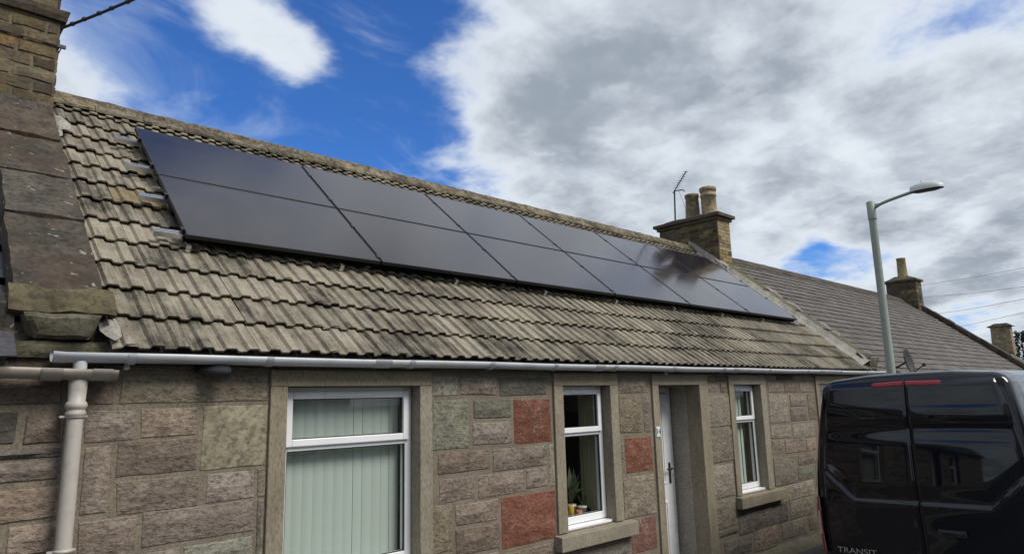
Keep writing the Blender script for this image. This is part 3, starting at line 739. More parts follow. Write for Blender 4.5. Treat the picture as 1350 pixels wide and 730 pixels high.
def slate_field(parent, roofo, x0, x1, gauge, w, h0, mat, nobj, seed, s0=-.03, smax=SL - .02, dark=None):
    rnd = random.Random(seed); sp = []
    rows = int((smax - s0) / gauge) + 1
    base = []
    for kk in range(5):
        r2 = random.Random(kk + seed); j = [r2.uniform(-.004, .004) for _ in range(4)]; L = gauge * 1.75; th = .008; W2 = w * .5 - .002
        loc = [(-W2, j[0], h0 + .020), (W2, j[1], h0 + .020 + j[2]), (W2, L, h0 - .006), (-W2, L, h0 - .006), (-W2, j[0], h0 + .020 + th), (W2, j[1], h0 + .020 + th + j[2]), (W2, L, h0 - .006 + th), (-W2, L, h0 - .006 + th)]
        base.append([Vector((x, s * CS - h * SN, s * SN + h * CS)) for x, s, h in loc])
    mm = [MB().hexa(b2).mesh('slate', mat) for b2 in base]
    for r in range(rows):
        x = x0 + (w / 2 if r % 2 else 0) + rnd.uniform(-.01, .01)
        while x < x1 + w * .2:
            s = s0 + r * gauge; p = RP(min(max(x, x0 + .02), x1), s + rnd.uniform(-.004, .004), rnd.uniform(-.002, .003)); sp.append(((p - CAM).length, p)); x += w
    sp.sort(key=lambda t: t[0])
    st = MB(); tn = []
    for i, (d, p) in enumerate(sp):
        k = rnd.randrange(5)
        if i < nobj: o = link('slate', mm[k], roofo); o.location = p; o.rotation_euler = (rnd.uniform(-.012, .012), rnd.uniform(-.01, .01), rnd.uniform(-.008, .008))
        else: st.hexa([p + v for v in base[k]]); tn += [rnd.random()] * 8
    if tn:
        me = st.mesh('slate_field', mat); at = me.attributes.new('tone', 'FLOAT', 'POINT'); at.data.foreach_set('value', tn); o = link('slate_field', me, roofo); o['kind'] = 'stuff'
slate_field(neigh, roofn, -3.4, -1.19, .20, .27, -.02, 'slate_purple', 150, 4, s0=-.12)
# coping on the party gable
sk = thing_part('gable_coping', neigh)
skew_run(sk, -1.135, -.668, [.30, 1.32, 2.02, 2.78, 3.40, 4.40], .135, 'skew', 31)
fillet(sk, -.69, .055, .12, 3.5, 3.3, mat='skew', h1=.11)
MB().rough([RP(-1.15, .22, .03), RP(-.63, .22, .03), RP(-.63, .35, -.05), RP(-1.15, .35, -.05), RP(-1.165, .17, .115), RP(-.615, .17, .115), RP(-.615, .37, .165), RP(-1.165, .37, .165)], (12, 3, 3), .016, 9, 5).build('coping_lip', 'lip', sk)
# carved skewputt below the lip: tapering corbel block
zt = RP(0, .22, .02).z
MB().rough([(-1.03, -.10, 2.475), (-.75, -.10, 2.475), (-.72, .2, 2.475), (-1.06, .2, 2.475), (-1.095, -.135, zt + .03), (-.695, -.135, zt + .03), (-.68, .2, zt + .1), (-1.12, .2, zt + .1)], (8, 4, 6), .017, 7, 9).build('skewputt', 'putt', sk)
MB().rough([(-1.17, -.055, 2.38), (-.60, -.055, 2.38), (-.60, .2, 2.38), (-1.17, .2, 2.38), (-1.15, -.075, 2.476), (-.66, -.075, 2.476), (-.66, .2, 2.476), (-1.15, .2, 2.476)], (8, 2, 3), .012, 8, 10).build('bed_stone', 'putt', sk)
MB().rough([(-1.21, -.06, 2.40), (-1.10, -.06, 2.40), (-1.10, .2, 2.40), (-1.21, .2, 2.40), (-1.19, -.07, 2.68), (-1.115, -.07, 2.68), (-1.11, .2, 2.78), (-1.19, .2, 2.78)], (2, 2, 4), .012, 7, 12).build('side_stone', 'skew', sk)
MB().rough([(-1.16, -.02, 2.30), (-.655, -.02, 2.30), (-.655, .4, 2.30), (-1.16, .4, 2.30), (-1.14, -.03, zt - .02), (-.66, -.03, zt - .02), (-.66, .4, zt + .22), (-1.14, .4, zt + .22)], (6, 3, 4), .008, 6, 14).build('gable_head_stone', 'skew', sk)
# pale mortar daubs where the coping meets the tiles
def daub(parent, x0, x1, s0, s1, h, seed, mat='cement'):
    m = MB(); N = 9; vs = [RP((x0 + x1) / 2, (s0 + s1) / 2, h + .035)]; fs = []
    for k in range(N):
        a = 2 * math.pi * k / N; r_ = 1 + .35 * noise.noise(Vector((math.cos(a) * 1.5, math.sin(a) * 1.5, seed)))
        vs.append(RP((x0 + x1) / 2 + (x1 - x0) / 2 * r_ * math.cos(a), (s0 + s1) / 2 + (s1 - s0) / 2 * r_ * math.sin(a), h - .01)); fs.append((0, k + 1, (k + 1) % N + 1))
    return m.add(vs, fs).build('mortar_daub', mat, parent)
daub(sk, -.72, -.60, .02, .28, .05, 1.3); daub(sk, -.70, -.55, 3.22, 3.62, .08, 4.1); daub(sk, -.70, -.63, 3.0, 3.3, .10, 7.7)
# chimney of the neighbour
def brick_face_stack(parent, x0, x1, y0, y1, z0, z1, ch, bl, mats, mortar, seed, depth=.05, proud=.010, cut=None, bd=.004):
    """masonry stack: mortar core with every block on the four faces"""
    MB().box(x0, x1, y0, y1, z0, z1).build('stack_core', mortar, parent)
    rnd = random.Random(seed); z = z0; row = 0
    while z < z1 - .02:
        zt_ = min(z + ch, z1)
        for face in range(4):
            a, b2 = (x0, x1) if face in (0, 2) else (y0, y1)
            t = a - (bl / 2 if row % 2 else 0)
            while t < b2 - .01:
                L = bl * rnd.uniform(.85, 1.15) if ch > .1 else bl
                s, e = max(t, a), min(t + L, b2); t += L
                if e - s < .03: continue
                if b2 - e < .05: e = b2; t = b2
                g0 = .005; p = proud + rnd.uniform(-.003, .004)
                s2, e2 = (s + g0, e - g0); zb, zc = z + g0, zt_ - g0
                mk = mats(face, (s - a) / (b2 - a), z, rnd)
                if face == 0: c = [(s2, y0 - p, zb), (e2, y0 - p, zb), (e2, y0 + .01, zb), (s2, y0 + .01, zb), (s2, y0 - p, zc), (e2, y0 - p, zc), (e2, y0 + .01, zc), (s2, y0 + .01, zc)]
                elif face == 2: c = [(s2, y1 - .01, zb), (e2, y1 - .01, zb), (e2, y1 + p, zb), (s2, y1 + p, zb), (s2, y1 - .01, zc), (e2, y1 - .01, zc), (e2, y1 + p, zc), (s2, y1 + p, zc)]
                elif face == 1: c = [(x0 - p, s2, zb), (x0 + .01, s2, zb), (x0 + .01, e2, zb), (x0 - p, e2, zb), (x0 - p, s2, zc), (x0 + .01, s2, zc), (x0 + .01, e2, zc), (x0 - p, e2, zc)]
                else: c = [(x1 - .01, s2, zb), (x1 + p, s2, zb), (x1 + p, e2, zb), (x1 - .01, e2, zb), (x1 - .01, s2, zc), (x1 + p, s2, zc), (x1 + p, e2, zc), (x1 - .01, e2, zc)]
                if cut and max(zb, zc) < cut((c[0][1] + c[2][1]) / 2): continue
                if ch > .1: MB().rough(c, (3, 1, 2), .011, 11, rnd.random() * 50).build('brick', mk, parent)
                else: MB().hexa([Vector(v) + noise.noise_vector(Vector(v) * 20) * .003 for v in c]).build('brick', mk, parent)
        z = zt_; row += 1
roofz = lambda y: (rz - abs(y - ry) * SN / CS) - .1
ch1 = thing_part('chimney', neigh)
brick_face_stack(ch1, -1.62, -.690, 2.46, 4.02, 4.55, 5.64, .118, .30, lambda f, u, z, r: 'chim_dark' if (u > .78 and f == 0) or r.random() < .12 else 'chim_brown', 'chim_brown', 3, cut=roofz)
MB().rough([(-1.66, 2.41, 5.64), (-.645, 2.41, 5.64), (-.645, 4.07, 5.64), (-1.66, 4.07, 5.64), (-1.68, 2.385, 5.74), (-.625, 2.385, 5.74), (-.625, 4.09, 5.74), (-1.68, 4.09, 5.74)], (10, 8, 2), .008, 7, 2).build('cornice', 'chim_dark', ch1)
brick_face_stack(ch1, -1.60, -.71, 2.48, 4.0, 5.74, 6.2, .128, .34, lambda f, u, z, r: 'chim_dark' if r.random() < .4 else 'chim_brown', 'chim_dark', 4)
MB().rough([(-1.66, 2.41, 6.2), (-.645, 2.41, 6.2), (-.645, 4.07, 6.2), (-1.66, 4.07, 6.2), (-1.68, 2.385, 6.3), (-.625, 2.385, 6.3), (-.625, 4.09, 6.3), (-1.68, 4.09, 6.3)], (10, 8, 2), .01, 6, 2).build('coping_slab', 'skew', ch1)
for yy in (2.85, 3.55): MB().lathe([(.15, 6.28), (.13, 6.35), (.115, 6.8), (.14, 6.82), (.14, 6.88), (.10, 6.88), (.09, 6.4)], (-1.14, yy, 0)).build('chimney_pot', 'pot_buff', ch1)
MB().tube([(-1.63, 2.44, 5.40), (-.665, 2.44, 5.40), (-.665, 4.04, 5.40), (-1.64, 4.04, 5.40), (-1.63, 2.44, 5.40)], .006, 6).build('lashing_wire', 'wire', ch1)
MB().box(-.70, -.635, 2.43, 2.455, 5.385, 5.415).build('lashing_bolt', 'darkmetal', ch1)
fillet_pts = MB().rough([(-1.55, 2.36, 4.62), (-.68, 2.36, 4.62), (-.68, 2.47, 4.62), (-1.55, 2.47, 4.62), (-1.55, 2.42, 4.80), (-.70, 2.42, 4.80), (-.70, 2.47, 4.86), (-1.55, 2.47, 4.86)], (9, 1, 2), .012, 8, 3).build('chimney_flashing', 'skew', ch1)

# ================================================================== chimney on the right of the cottage
ch2 = thing_part('chimney', cottage)
def mats2(f, u, z, r):  # sunlit street side and shaded left side put into the brick colours
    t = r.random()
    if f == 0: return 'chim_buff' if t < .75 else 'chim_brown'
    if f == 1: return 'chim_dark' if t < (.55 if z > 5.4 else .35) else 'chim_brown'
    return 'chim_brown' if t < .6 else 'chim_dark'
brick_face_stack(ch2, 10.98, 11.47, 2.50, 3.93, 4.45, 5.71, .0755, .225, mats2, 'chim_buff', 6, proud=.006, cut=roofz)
for (e, z0, z1, sd) in ((.05, 5.71, 5.775, 1), (.105, 5.775, 5.84, 2)):
    MB().rough([(10.98 - e, 2.50 - e, z0), (11.47 + e, 2.50 - e, z0), (11.47 + e, 3.93 + e, z0), (10.98 - e, 3.93 + e, z0), (10.98 - e, 2.50 - e, z1), (11.47 + e, 2.50 - e, z1), (11.47 + e, 3.93 + e, z1), (10.98 - e, 3.93 + e, z1)], (5, 10, 1), .005, 6, sd).build('cornice', 'chim_dark', ch2)
MB().rough([(10.93, 2.46, 5.84), (11.52, 2.46, 5.84), (11.52, 3.98, 5.84), (10.93, 3.98, 5.84), (11.08, 2.62, 5.92), (11.37, 2.62, 5.92), (11.37, 3.8, 5.92), (11.08, 3.8, 5.92)], (5, 8, 2), .014, 6, 4).build('flaunching', 'putt', ch2)
MB().lathe([(.165, 5.88), (.160, 6.02), (.158, 6.30), (.172, 6.305), (.172, 6.34), (.162, 6.35), (.162, 6.42), (.178, 6.425), (.180, 6.50), (.15, 6.505), (.135, 6.45), (.135, 6.0)], (11.225, 2.80, 0), 24).build('chimney_pot', 'pot_buff', ch2)
MB().lathe([(.165, 5.88), (.150, 6.0), (.140, 6.36), (.155, 6.38), (.155, 6.44), (.125, 6.445), (.115, 6.0)], (11.225, 3.20, 0), 24).build('chimney_pot', 'pot_grey', ch2)
# party coping on the right
sk2 = thing_part('gable_coping', cottage)
skew_run(sk2, 11.04, 11.52, [.30, 1.1, 1.75, 2.5, 3.2, 4.4], .115, 'putt', 71)
fillet(sk2, 11.06, -.15, .12, 4.2, 5.5)
MB().rough([(11.10, -.12, 2.47), (11.44, -.12, 2.47), (11.48, .2, 2.47), (11.06, .2, 2.47), (11.04, -.17, 2.66), (11.52, -.17, 2.66), (11.52, .2, 2.72), (11.04, .2, 2.72)], (4, 3, 3), .012, 6, 3).build('skewputt', 'putt', sk2)
MB().rough([RP(11.0, .16, .03), RP(11.55, .16, .03), RP(11.55, .34, -.02), RP(11.0, .34, -.02), RP(11.0, .14, .09), RP(11.55, .14, .09), RP(11.55, .36, .13), RP(11.0, .36, .13)], (6, 2, 2), .012, 8, 6).build('coping_lip', 'skew', sk2)
for i, (s_, l_) in enumerate(((2.45, .24), (1.95, .2), (1.25, .16), (1.0, .1))): daub(sk2, 11.42, 11.54, s_ - l_, s_ + l_, .12, i * 2.2)
MB().rough([(10.90, 2.30, 4.50), (11.0, 2.30, 4.50), (11.0, 3.2, 5.1), (10.90, 3.2, 5.1), (10.93, 2.32, 4.66), (11.0, 2.32, 4.70), (11.0, 3.2, 5.40), (10.95, 3.2, 5.36)], (2, 8, 2), .014, 7, 3).build('chimney_flashing', 'cement', sk2)

# ================================================================== slate house to the right
nb = thing('slate_roofed_house', 'long low house with grey slate roof and single yellow chimney pot', 'house', (18, 3.2, 0))
MB().box(11.56, 24.95, 0, .4, -.3, 2.36).build('wall', 'mortar', nb)
MB().box(11.56, 24.95, 6.0, 6.4, -.3, 2.36).build('rear_wall', 'harl', nb)
MB().add([(24.9, 0, -.3), (24.95, 0, -.3), (24.95, 6.4, -.3), (24.9, 6.4, -.3), (24.9, 0, 2.4), (24.95, 0, 2.4), (24.95, 6.4, 2.4), (24.9, 6.4, 2.4), (24.9, ry, rz - .1), (24.95, ry, rz - .1)], [(1, 2, 6, 9, 5), (0, 4, 8, 7, 3), (4, 5, 9, 8), (8, 9, 6, 7)]).build('gable_wall', 'harl', nb)
rb = MB(); slab(rb, 11.32, 24.95, -.15, -.075, .0)
rb.hexa([(11.32, 2 * ry, E_Z - .25), (11.32, ry, rz - .2), (24.95, ry, rz - .2), (24.95, 2 * ry, E_Z - .25), (11.32, 2 * ry, E_Z - .08), (11.32, ry, rz - .06), (24.95, ry, rz - .06), (24.95, 2 * ry, E_Z - .08)])
roofb = rb.build('roof', 'slate', nb)
slate_field(nb, roofb, 11.62, 24.6, .205, .30, -.055, 'slate', 300, 9, s0=-.06)
for i in range(29):
    x = 11.5 + i * .45; m = MB(); m.add([(x, ry - .17, rz - .155), (x + .445, ry - .17, rz - .155), (x + .445, ry - .03, rz - .01), (x, ry - .03, rz - .01), (x + .445, ry, rz + .012), (x, ry, rz + .012), (x + .445, ry + .17, rz - .14), (x, ry + .17, rz - .14), (x, ry - .17, rz - .18), (x + .445, ry - .17, rz - .18)], [(0, 1, 2, 3), (3, 2, 4, 5), (5, 4, 6, 7), (8, 9, 1, 0)]); m.build('ridge_tile', 'skew', roofb)
sk3 = thing_part('gable_coping', nb)
skew_run(sk3, 24.62, 25.02, [-.1, .9, 1.8, 2.7, 3.5, 4.4], .12, 'skew', 51)
ch3 = thing_part('chimney', nb)
brick_face_stack(ch3, 24.35, 24.95, 2.72, 3.66, 4.75, 5.80, .15, .3, lambda f, u, z, r: r.choice(['chim_brown', 'putt', 'chim_dark']), 'chim_dark', 12, cut=roofz)
MB().rough([(24.27, 2.64, 5.80), (25.03, 2.64, 5.80), (25.03, 3.74, 5.80), (24.27, 3.74, 5.80), (24.27, 2.64, 5.87), (25.03, 2.64, 5.87), (25.03, 3.74, 5.87), (24.27, 3.74, 5.87)], (4, 6, 1), .01, 5, 2).build('cornice', 'chim_dark', ch3)
MB().rough([(24.30, 2.68, 5.87), (25.0, 2.68, 5.87), (25.0, 3.70, 5.87), (24.30, 3.70, 5.87), (24.5, 2.98, 6.03), (24.8, 2.98, 6.03), (24.8, 3.4, 6.03), (24.5, 3.4, 6.03)], (4, 4, 2), .012, 5, 2).build('flaunching', 'putt', ch3)
MB().lathe([(.165, 5.95), (.155, 6.1), (.140, 6.62), (.15, 6.63), (.15, 6.68), (.12, 6.68), (.11, 6.1)], (24.65, 3.17, 0), 20).build('chimney_pot', 'pot_buff', ch3)
# third, lower house
hb = thing('low_house', 'low house with dark roof and capped grey chimney beyond slate roof', 'house', (31, 3.4, 0))
MB().box(25.1, 37.5, .8, 6.0, -.3, 2.1).build('wall', 'harl', hb)
m = MB(); m.add([(25.06, .6, 1.95), (37.7, .6, 1.95), (37.7, 3.4, 4.1), (25.06, 3.4, 4.1), (37.7, 6.2, 1.95), (25.06, 6.2, 1.95), (25.06, .6, 1.88), (37.7, .6, 1.88)], [(0, 1, 2, 3), (3, 2, 4, 5), (6, 7, 1, 0), (1, 4, 2), (0, 3, 5)])
m.build('roof', 'slate', hb)
c4 = thing_part('chimney', hb)
MB().rough([(36.3, 2.45, 3.6), (36.9, 2.45, 3.6), (36.9, 3.3, 3.6), (36.3, 3.3, 3.6), (36.36, 2.50, 4.86), (36.86, 2.50, 4.86), (36.86, 3.25, 4.86), (36.36, 3.25, 4.86)], (2, 3, 4), .01, 4, 1).build('stack', 'pot_grey', c4)
MB().rough([(36.24, 2.36, 4.86), (36.98, 2.36, 4.86), (36.98, 3.40, 4.86), (36.24, 3.40, 4.86), (36.42, 2.6, 5.02), (36.80, 2.6, 5.02), (36.80, 3.1, 5.02), (36.42, 3.1, 5.02)], (3, 4, 2), .012, 4, 1).build('cap', 'skew', c4)

# ------------------------------------------------------------------ gutters and downpipe
def half_round(m, pts, r, a0=180, a1=360, n=9, th=.004):
    vs = []; fs = []
    for (x, y, z) in pts:
        for rad in (r, r - th):
            for k in range(n + 1):
                a = R_(a0 + (a1 - a0) * k / n); vs.append((x, y + rad * math.cos(a), z + rad * math.sin(a)))
    N = n + 1
    for i in range(len(pts) - 1):
        b0, b1 = i * 2 * N, (i + 1) * 2 * N
        for k in range(n):
            fs.append((b0 + k, b0 + k + 1, b1 + k + 1, b1 + k)); fs.append((b0 + N + k, b1 + N + k, b1 + N + k + 1, b0 + N + k + 1))
        for k in (0, n): fs.append((b0 + k, b1 + k, b1 + N + k, b0 + N + k))
    for b0 in (0, (len(pts) - 1) * 2 * N):
        for k in range(n): fs.append((b0 + k, b0 + N + k, b0 + N + k + 1, b0 + k + 1))
    m.add(vs, fs, True)
gut = thing('gutter', 'long grey plastic half round gutter under the tiled eaves', 'gutter', (5, -.13, 2.38))
GY = -.125; gz = lambda x: 2.408 + .001 * x
m = MB(); half_round(m, [(-.90 + i * .63, GY, gz(-.9 + i * .63) + .003 * math.sin(i * 1.7)) for i in range(21)], .056); m.build('trough', 'gutter', gut)
# open angled end over the neighbour's gutter
m = MB(); half_round(m, [(-.94, GY, gz(-1) + .004), (-.88, GY, gz(-.9))], .058); m.build('end_outlet', 'gutter', gut)
for xx in (-.55, .28, 1.42, 2.25, 3.05, 3.95, 5.0, 6.1, 7.3, 8.5, 9.7, 10.8):
    m = MB(); z = gz(xx); half_round(m, [(xx - .022, GY, z), (xx + .022, GY, z)], .063); m.build('bracket', 'gutter', gut)
for xx in (1.16, 3.70, 6.4, 9.0):
    m = MB(); half_round(m, [(xx - .07, GY, gz(xx)), (xx + .07, GY, gz(xx))], .061); m.build('union', 'gutter', gut)
m = MB(); m.lathe([(.036, 0), (.034, -.05), (.034, -.11)], (-.80, GY, gz(-.8) - .045), 14); m.build('outlet_spout', 'gutter', gut)
g2 = thing('gutter', 'brown painted iron gutter of the neighbouring house, ending above the downpipe', 'gutter', (-2, -.1, 2.3))
m = MB(); half_round(m, [(-6.0, -.14, 2.37), (-1.2, -.14, 2.325), (-.93, -.14, 2.318), (-.62, -.14, 2.31)], .060); m.build('trough', 'gutter_brown', g2)
for xx in (-.94, -.70): 
    m = MB(); half_round(m, [(xx - .05, -.14, 2.317), (xx + .05, -.14, 2.315)], .066); m.build('union', 'gutter_brown', g2)
dp = thing('downpipe', 'beige painted downpipe with collar standing between the two houses', 'pipe', (-.80, -.10, 0))
def pz(z): return Vector((-.80 - .004 * (2.3 - z), -.115, z))
m = MB(); m.tube([pz(-.02), pz(.5), pz(1.0), pz(1.5), pz(2.08)], .040, 20); m.build('pipe', 'pipe', dp)
m = MB(); m.lathe([(.034, 2.055), (.041, 2.055), (.050, 2.062), (.052, 2.078), (.046, 2.088), (.046, 2.098), (.053, 2.104), (.056, 2.118), (.050, 2.135), (.043, 2.14), (.046, 2.20), (.049, 2.255), (.046, 2.265), (.040, 2.285), (.03, 2.285)], (-.801, -.115, 0), 22); m.build('socket', 'pipe', dp)
for z in (2.058, 1.352, .55):
    m = MB(); m.lathe([(.039, z - .010), (.047, z - .008), (.047, z + .008), (.039, z + .010)], (pz(z).x, -.115, 0), 20); m.box(pz(z).x - .075, pz(z).x + .058, -.118, -.102, z - .006, z + .006); m.build('pipe_clip', 'pipe', dp)
m = MB(); m.lathe([(.039, 1.13), (.046, 1.14), (.046, 1.20), (.041, 1.215)], (pz(1.17).x, -.115, 0), 20); m.build('pipe_joint', 'pipe', dp)

# small camera under the eaves
sc_ = thing('security_camera', 'small black dome camera fixed below the grey gutter', 'camera', (-.07, -.08, 2.33))
m = MB(); m.tube([(-.135, -.015, 2.335), (-.11, -.07, 2.325), (-.05, -.12, 2.312), (.015, -.165, 2.302)], [.026, .038, .042, .040], 14); m.build('housing', 'blackplastic', sc_)
m = MB(); m.tube([(.015, -.165, 2.302), (.022, -.17, 2.300)], [.030, .028], 12); m.build('lens', 'screen', sc_)
for (xx, zz_, nm) in ((-.545, 2.335, 'between downpipe and camera'), (5.02, 2.345, 'above the door lintel')):
    tag(MB().rough([(xx - .022, -.06, zz_ - .018), (xx + .022, -.06, zz_ - .018), (xx + .018, -.015, zz_ - .018), (xx - .018, -.015, zz_ - .018), (xx - .014, -.055, zz_ + .018), (xx + .016, -.055, zz_ + .018), (xx + .014, -.015, zz_ + .018), (xx - .014, -.015, zz_ + .018)], (2, 2, 2), .005, 20, 1).build('cable_clip', 'white_paint'), 'small white fixing on the wallhead ' + nm, 'fixing')

# ------------------------------------------------------------------ solar array
PW_, PH_, GAP, PH0 = 1.722, 1.111, .020, 1.325
def panel(col, row, label):
    t = thing('solar_panel', label, 'solar panel', RP(col * (PW_ + GAP), PH0 + row * (PH_ + GAP), .105), 'solar panels on the tiled roof')
    o = thing_local
    def loc(x, s, h): return RP(col * (PW_ + GAP) + x, PH0 + row * (PH_ + GAP) + s, .14 + h)
    def bx(m, x0, x1, s0, s1, h0, h1): m.hexa([loc(x0, s0, h0), loc(x1, s0, h0), loc(x1, s1, h0), loc(x0, s1, h0), loc(x0, s0, h1), loc(x1, s0, h1), loc(x1, s1, h1), loc(x0, s1, h1)])
    f = MB(); w = .011
    bx(f, 0, PW_, 0, w, -.035, .0); bx(f, 0, PW_, PH_ - w, PH_, -.035, .0); bx(f, 0, w, w, PH_ - w, -.035, .0); bx(f, PW_ - w, PW_, w, PH_ - w, -.035, .0)
    f.build('frame', 'frameblack', t, .0015, 1)
    c = MB(); bx(c, w, PW_ - w, w, PH_ - w, -.008, -.0025); c.build('glass_pane', 'solar', t)
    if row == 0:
        k_ = MB(); bx(k_, .0, PW_ + GAP - .002, .040, .044, -.090, -.036); k_.build('gap_shade_strip', 'gap_shade', t)  # dark strip added to stand for the shaded gap under the panels
    return t
thing_local = None
M['frameblack'] = plain('black_anodised_frame', (.012, .012, .014), .45, 8, .1)
M['gap_shade'] = plain('matte_black_gap_shade', (.008, .008, .008), .95, Specular_IOR_Level=.0)  # flat black that paints the shade in the gap below the panels
ordn = ['first', 'second', 'third', 'fourth', 'fifth', 'sixth']
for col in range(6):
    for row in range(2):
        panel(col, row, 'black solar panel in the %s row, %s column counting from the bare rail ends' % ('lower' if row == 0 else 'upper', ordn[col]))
rails = (.09, .71, 1.33, 1.95)
nms = ('lowest', 'second lowest', 'second highest', 'highest')
for i, rs in enumerate(rails):
    t = thing('mounting_rail', 'silver aluminium rail sticking out beside solar panels, %s of the four' % nms[i], 'rail', RP(-.21, PH0 + rs, .06), 'rails under the solar panels')
    def bx(m, x0, x1, s0, s1, h0, h1): m.hexa([RP(x0, PH0 + s0, h0), RP(x1, PH0 + s0, h0), RP(x1, PH0 + s1, h0), RP(x0, PH0 + s1, h0), RP(x0, PH0 + s0, h1), RP(x1, PH0 + s0, h1), RP(x1, PH0 + s1, h1), RP(x0, PH0 + s1, h1)])
    m = MB()
    for (a, b2, h0, h1) in ((-.028, -.017, .062, .104), (-.006, .006, .062, .104), (.017, .028, .062, .104), (-.017, -.006, .062, .072), (.006, .017, .062, .072)): bx(m, -.21 + .02 * i * 0, 10.46, rs + a, rs + b2, h0, h1)
    m.build('profile', 'alu', t)
    for xx in [.03 + 1.31 * k for k in range(9)]:
        m = MB(); e = -.10 if i == 0 else -.05
        bx(m, xx - .018, xx + .018, rs + e - .02, rs + .03, .052, .062); bx(m, xx - .018, xx + .018, rs + e - .026, rs + e - .018, .01, .062); bx(m, xx - .018, xx + .018, rs + e - .026, rs + e + .05, .030, .038)
        m.build('roof_hook', 'alu', t)
    for k in range(7):
        xx = k * (PW_ + GAP) - GAP / 2
        m = MB(); bx(m, xx - .016, xx + .016, rs - .025, rs + .025, .1415, .146); bx(m, xx - .006, xx + .006, rs - .02, rs + .02, .104, .1415); m.build('clamp', 'frameblack', t)

# ------------------------------------------------------------------ aerial on the middle chimney
ae = thing('tv_aerial', 'thin dark television aerial on mast beside the two chimney pots', 'aerial', (11.15, 3.62, 5.84))
AT = Vector((11.15, 3.58, 6.62))
m = MB(); m.tube([(11.15, 3.62, 5.80), AT], .018, 8); m.build('mast', 'darkmetal', ae)
bd_ = (Vector((10.95, 3.02, 7.02)) - AT) * .78
m = MB(); m.tube([AT - bd_ * .12, AT + bd_], .011, 8); m.build('boom', 'darkmetal', ae)
perp = bd_.cross(Vector((0, 0, 1))).normalized()
for k in range(8):
    p = AT + bd_ * (.18 + .11 * k); m = MB(); m.tube([p - perp * .06, p + perp * .06], .006, 5); m.build('element', 'darkmetal', ae)
m = MB(); m.tube([AT, AT + Vector((0, -.22, -.03)), AT + Vector((0, -.26, -.08))], .012, 6); m.build('bracket_arm', 'darkmetal', ae)
m = MB(); m.tube([AT + Vector((0, -.1, 0)), AT + Vector((.0, -.25, -.45)), (11.15, 3.35, 5.86)], .004, 5); m.build('lead', 'wire', ae)

# ------------------------------------------------------------------ street lamp
lp = thing('street_lamp', 'green grey street lamp post with single arm lantern behind van', 'street lamp', (9.72, -.91, -.03))
m = MB(); m.tube([(9.72, -.90, -.03), (9.72, -.90, 1.3)], .085, 20); m.build('base_column', 'galv', lp)
m = MB(); m.tube([(9.72, -.90, 1.3), (9.72, -.90, 1.36), (9.71, -.905, 4.2), (9.70, -.91, 4.98)], [.085, .064, .057, .055], 20); m.build('post', 'galv', lp)
m = MB(); m.tube([(9.70, -.91, 4.75), (9.70, -.91, 5.03), (9.70, -.91, 5.045)], [.064, .064, .045], 20); m.build('cap_sleeve', 'galv', lp)
m = MB(); m.tube(catmull([(9.70, -.93, 4.93), (9.70, -1.10, 4.985), (9.70, -1.35, 5.03), (9.70, -1.56, 5.06)], 5), .024, 12); m.add([(9.692, -.96, 4.90), (9.692, -.96, 4.99), (9.692, -1.12, 4.99), (9.708, -.96, 4.90), (9.708, -.96, 4.99), (9.708, -1.12, 4.99)], [(0, 2, 1), (3, 4, 5), (0, 3, 5, 2), (1, 2, 5, 4)]); m.build('arm', 'galv', lp)
def lantern():
    vs = []; fs = []; ny, na = 10, 14
    for i in range(ny + 1):
        t = i / ny; y = -1.50 - .44 * t
        w = .095 * math.sqrt(max(0, 1 - (2 * t - 1) ** 2 * .72)) + .012; 
        if i == ny: w *= .45
        hh = .135 * math.sin(math.pi * (.20 + .70 * t)) ** .8
        for k in range(na + 1):
            a = math.pi * k / na; vs.append((9.70 + w * math.cos(a), y, 5.045 - .012 * t + hh * math.sin(a)))
    for i in range(ny):
        for k in range(na): b0 = i * (na + 1) + k; fs.append((b0, b0 + na + 1, b0 + na + 2, b0 + 1))
    fs.append(tuple(range(na + 1))); fs.append(tuple(range(ny * (na + 1) + na, ny * (na + 1) - 1, -1)))
    m = MB(); m.add(vs, fs, True); m.build('canopy', 'lampgrey', lp)
    lo = MB(); vs = []; fs = []
    for i in range(ny + 1):
        t = i / ny; y = -1.505 - .43 * t; w = .088 * math.sqrt(max(0, 1 - (2 * t - 1) ** 2 * .72)) + .010
        if i == ny: w *= .4
        for (u, dz) in ((-1, 0), (-.6, -.022), (0, -.032), (.6, -.022), (1, 0)): vs.append((9.70 + w * u, y, 5.045 - .012 * t + dz * min(1, 4 * t + .3) * min(1, 4 * (1 - t))))
    for i in range(ny):
        for k in range(4): b0 = i * 5 + k; fs.append((b0, b0 + 1, b0 + 6, b0 + 5))
    lo.add(vs, fs, True).build('lamp_bowl', 'screen', lp)
    MB().lathe([(.0, .03), (.015, .028), (.018, 0)], (9.70, -1.66, 5.17), 10).build('photocell', 'lampgrey', lp)
lantern()

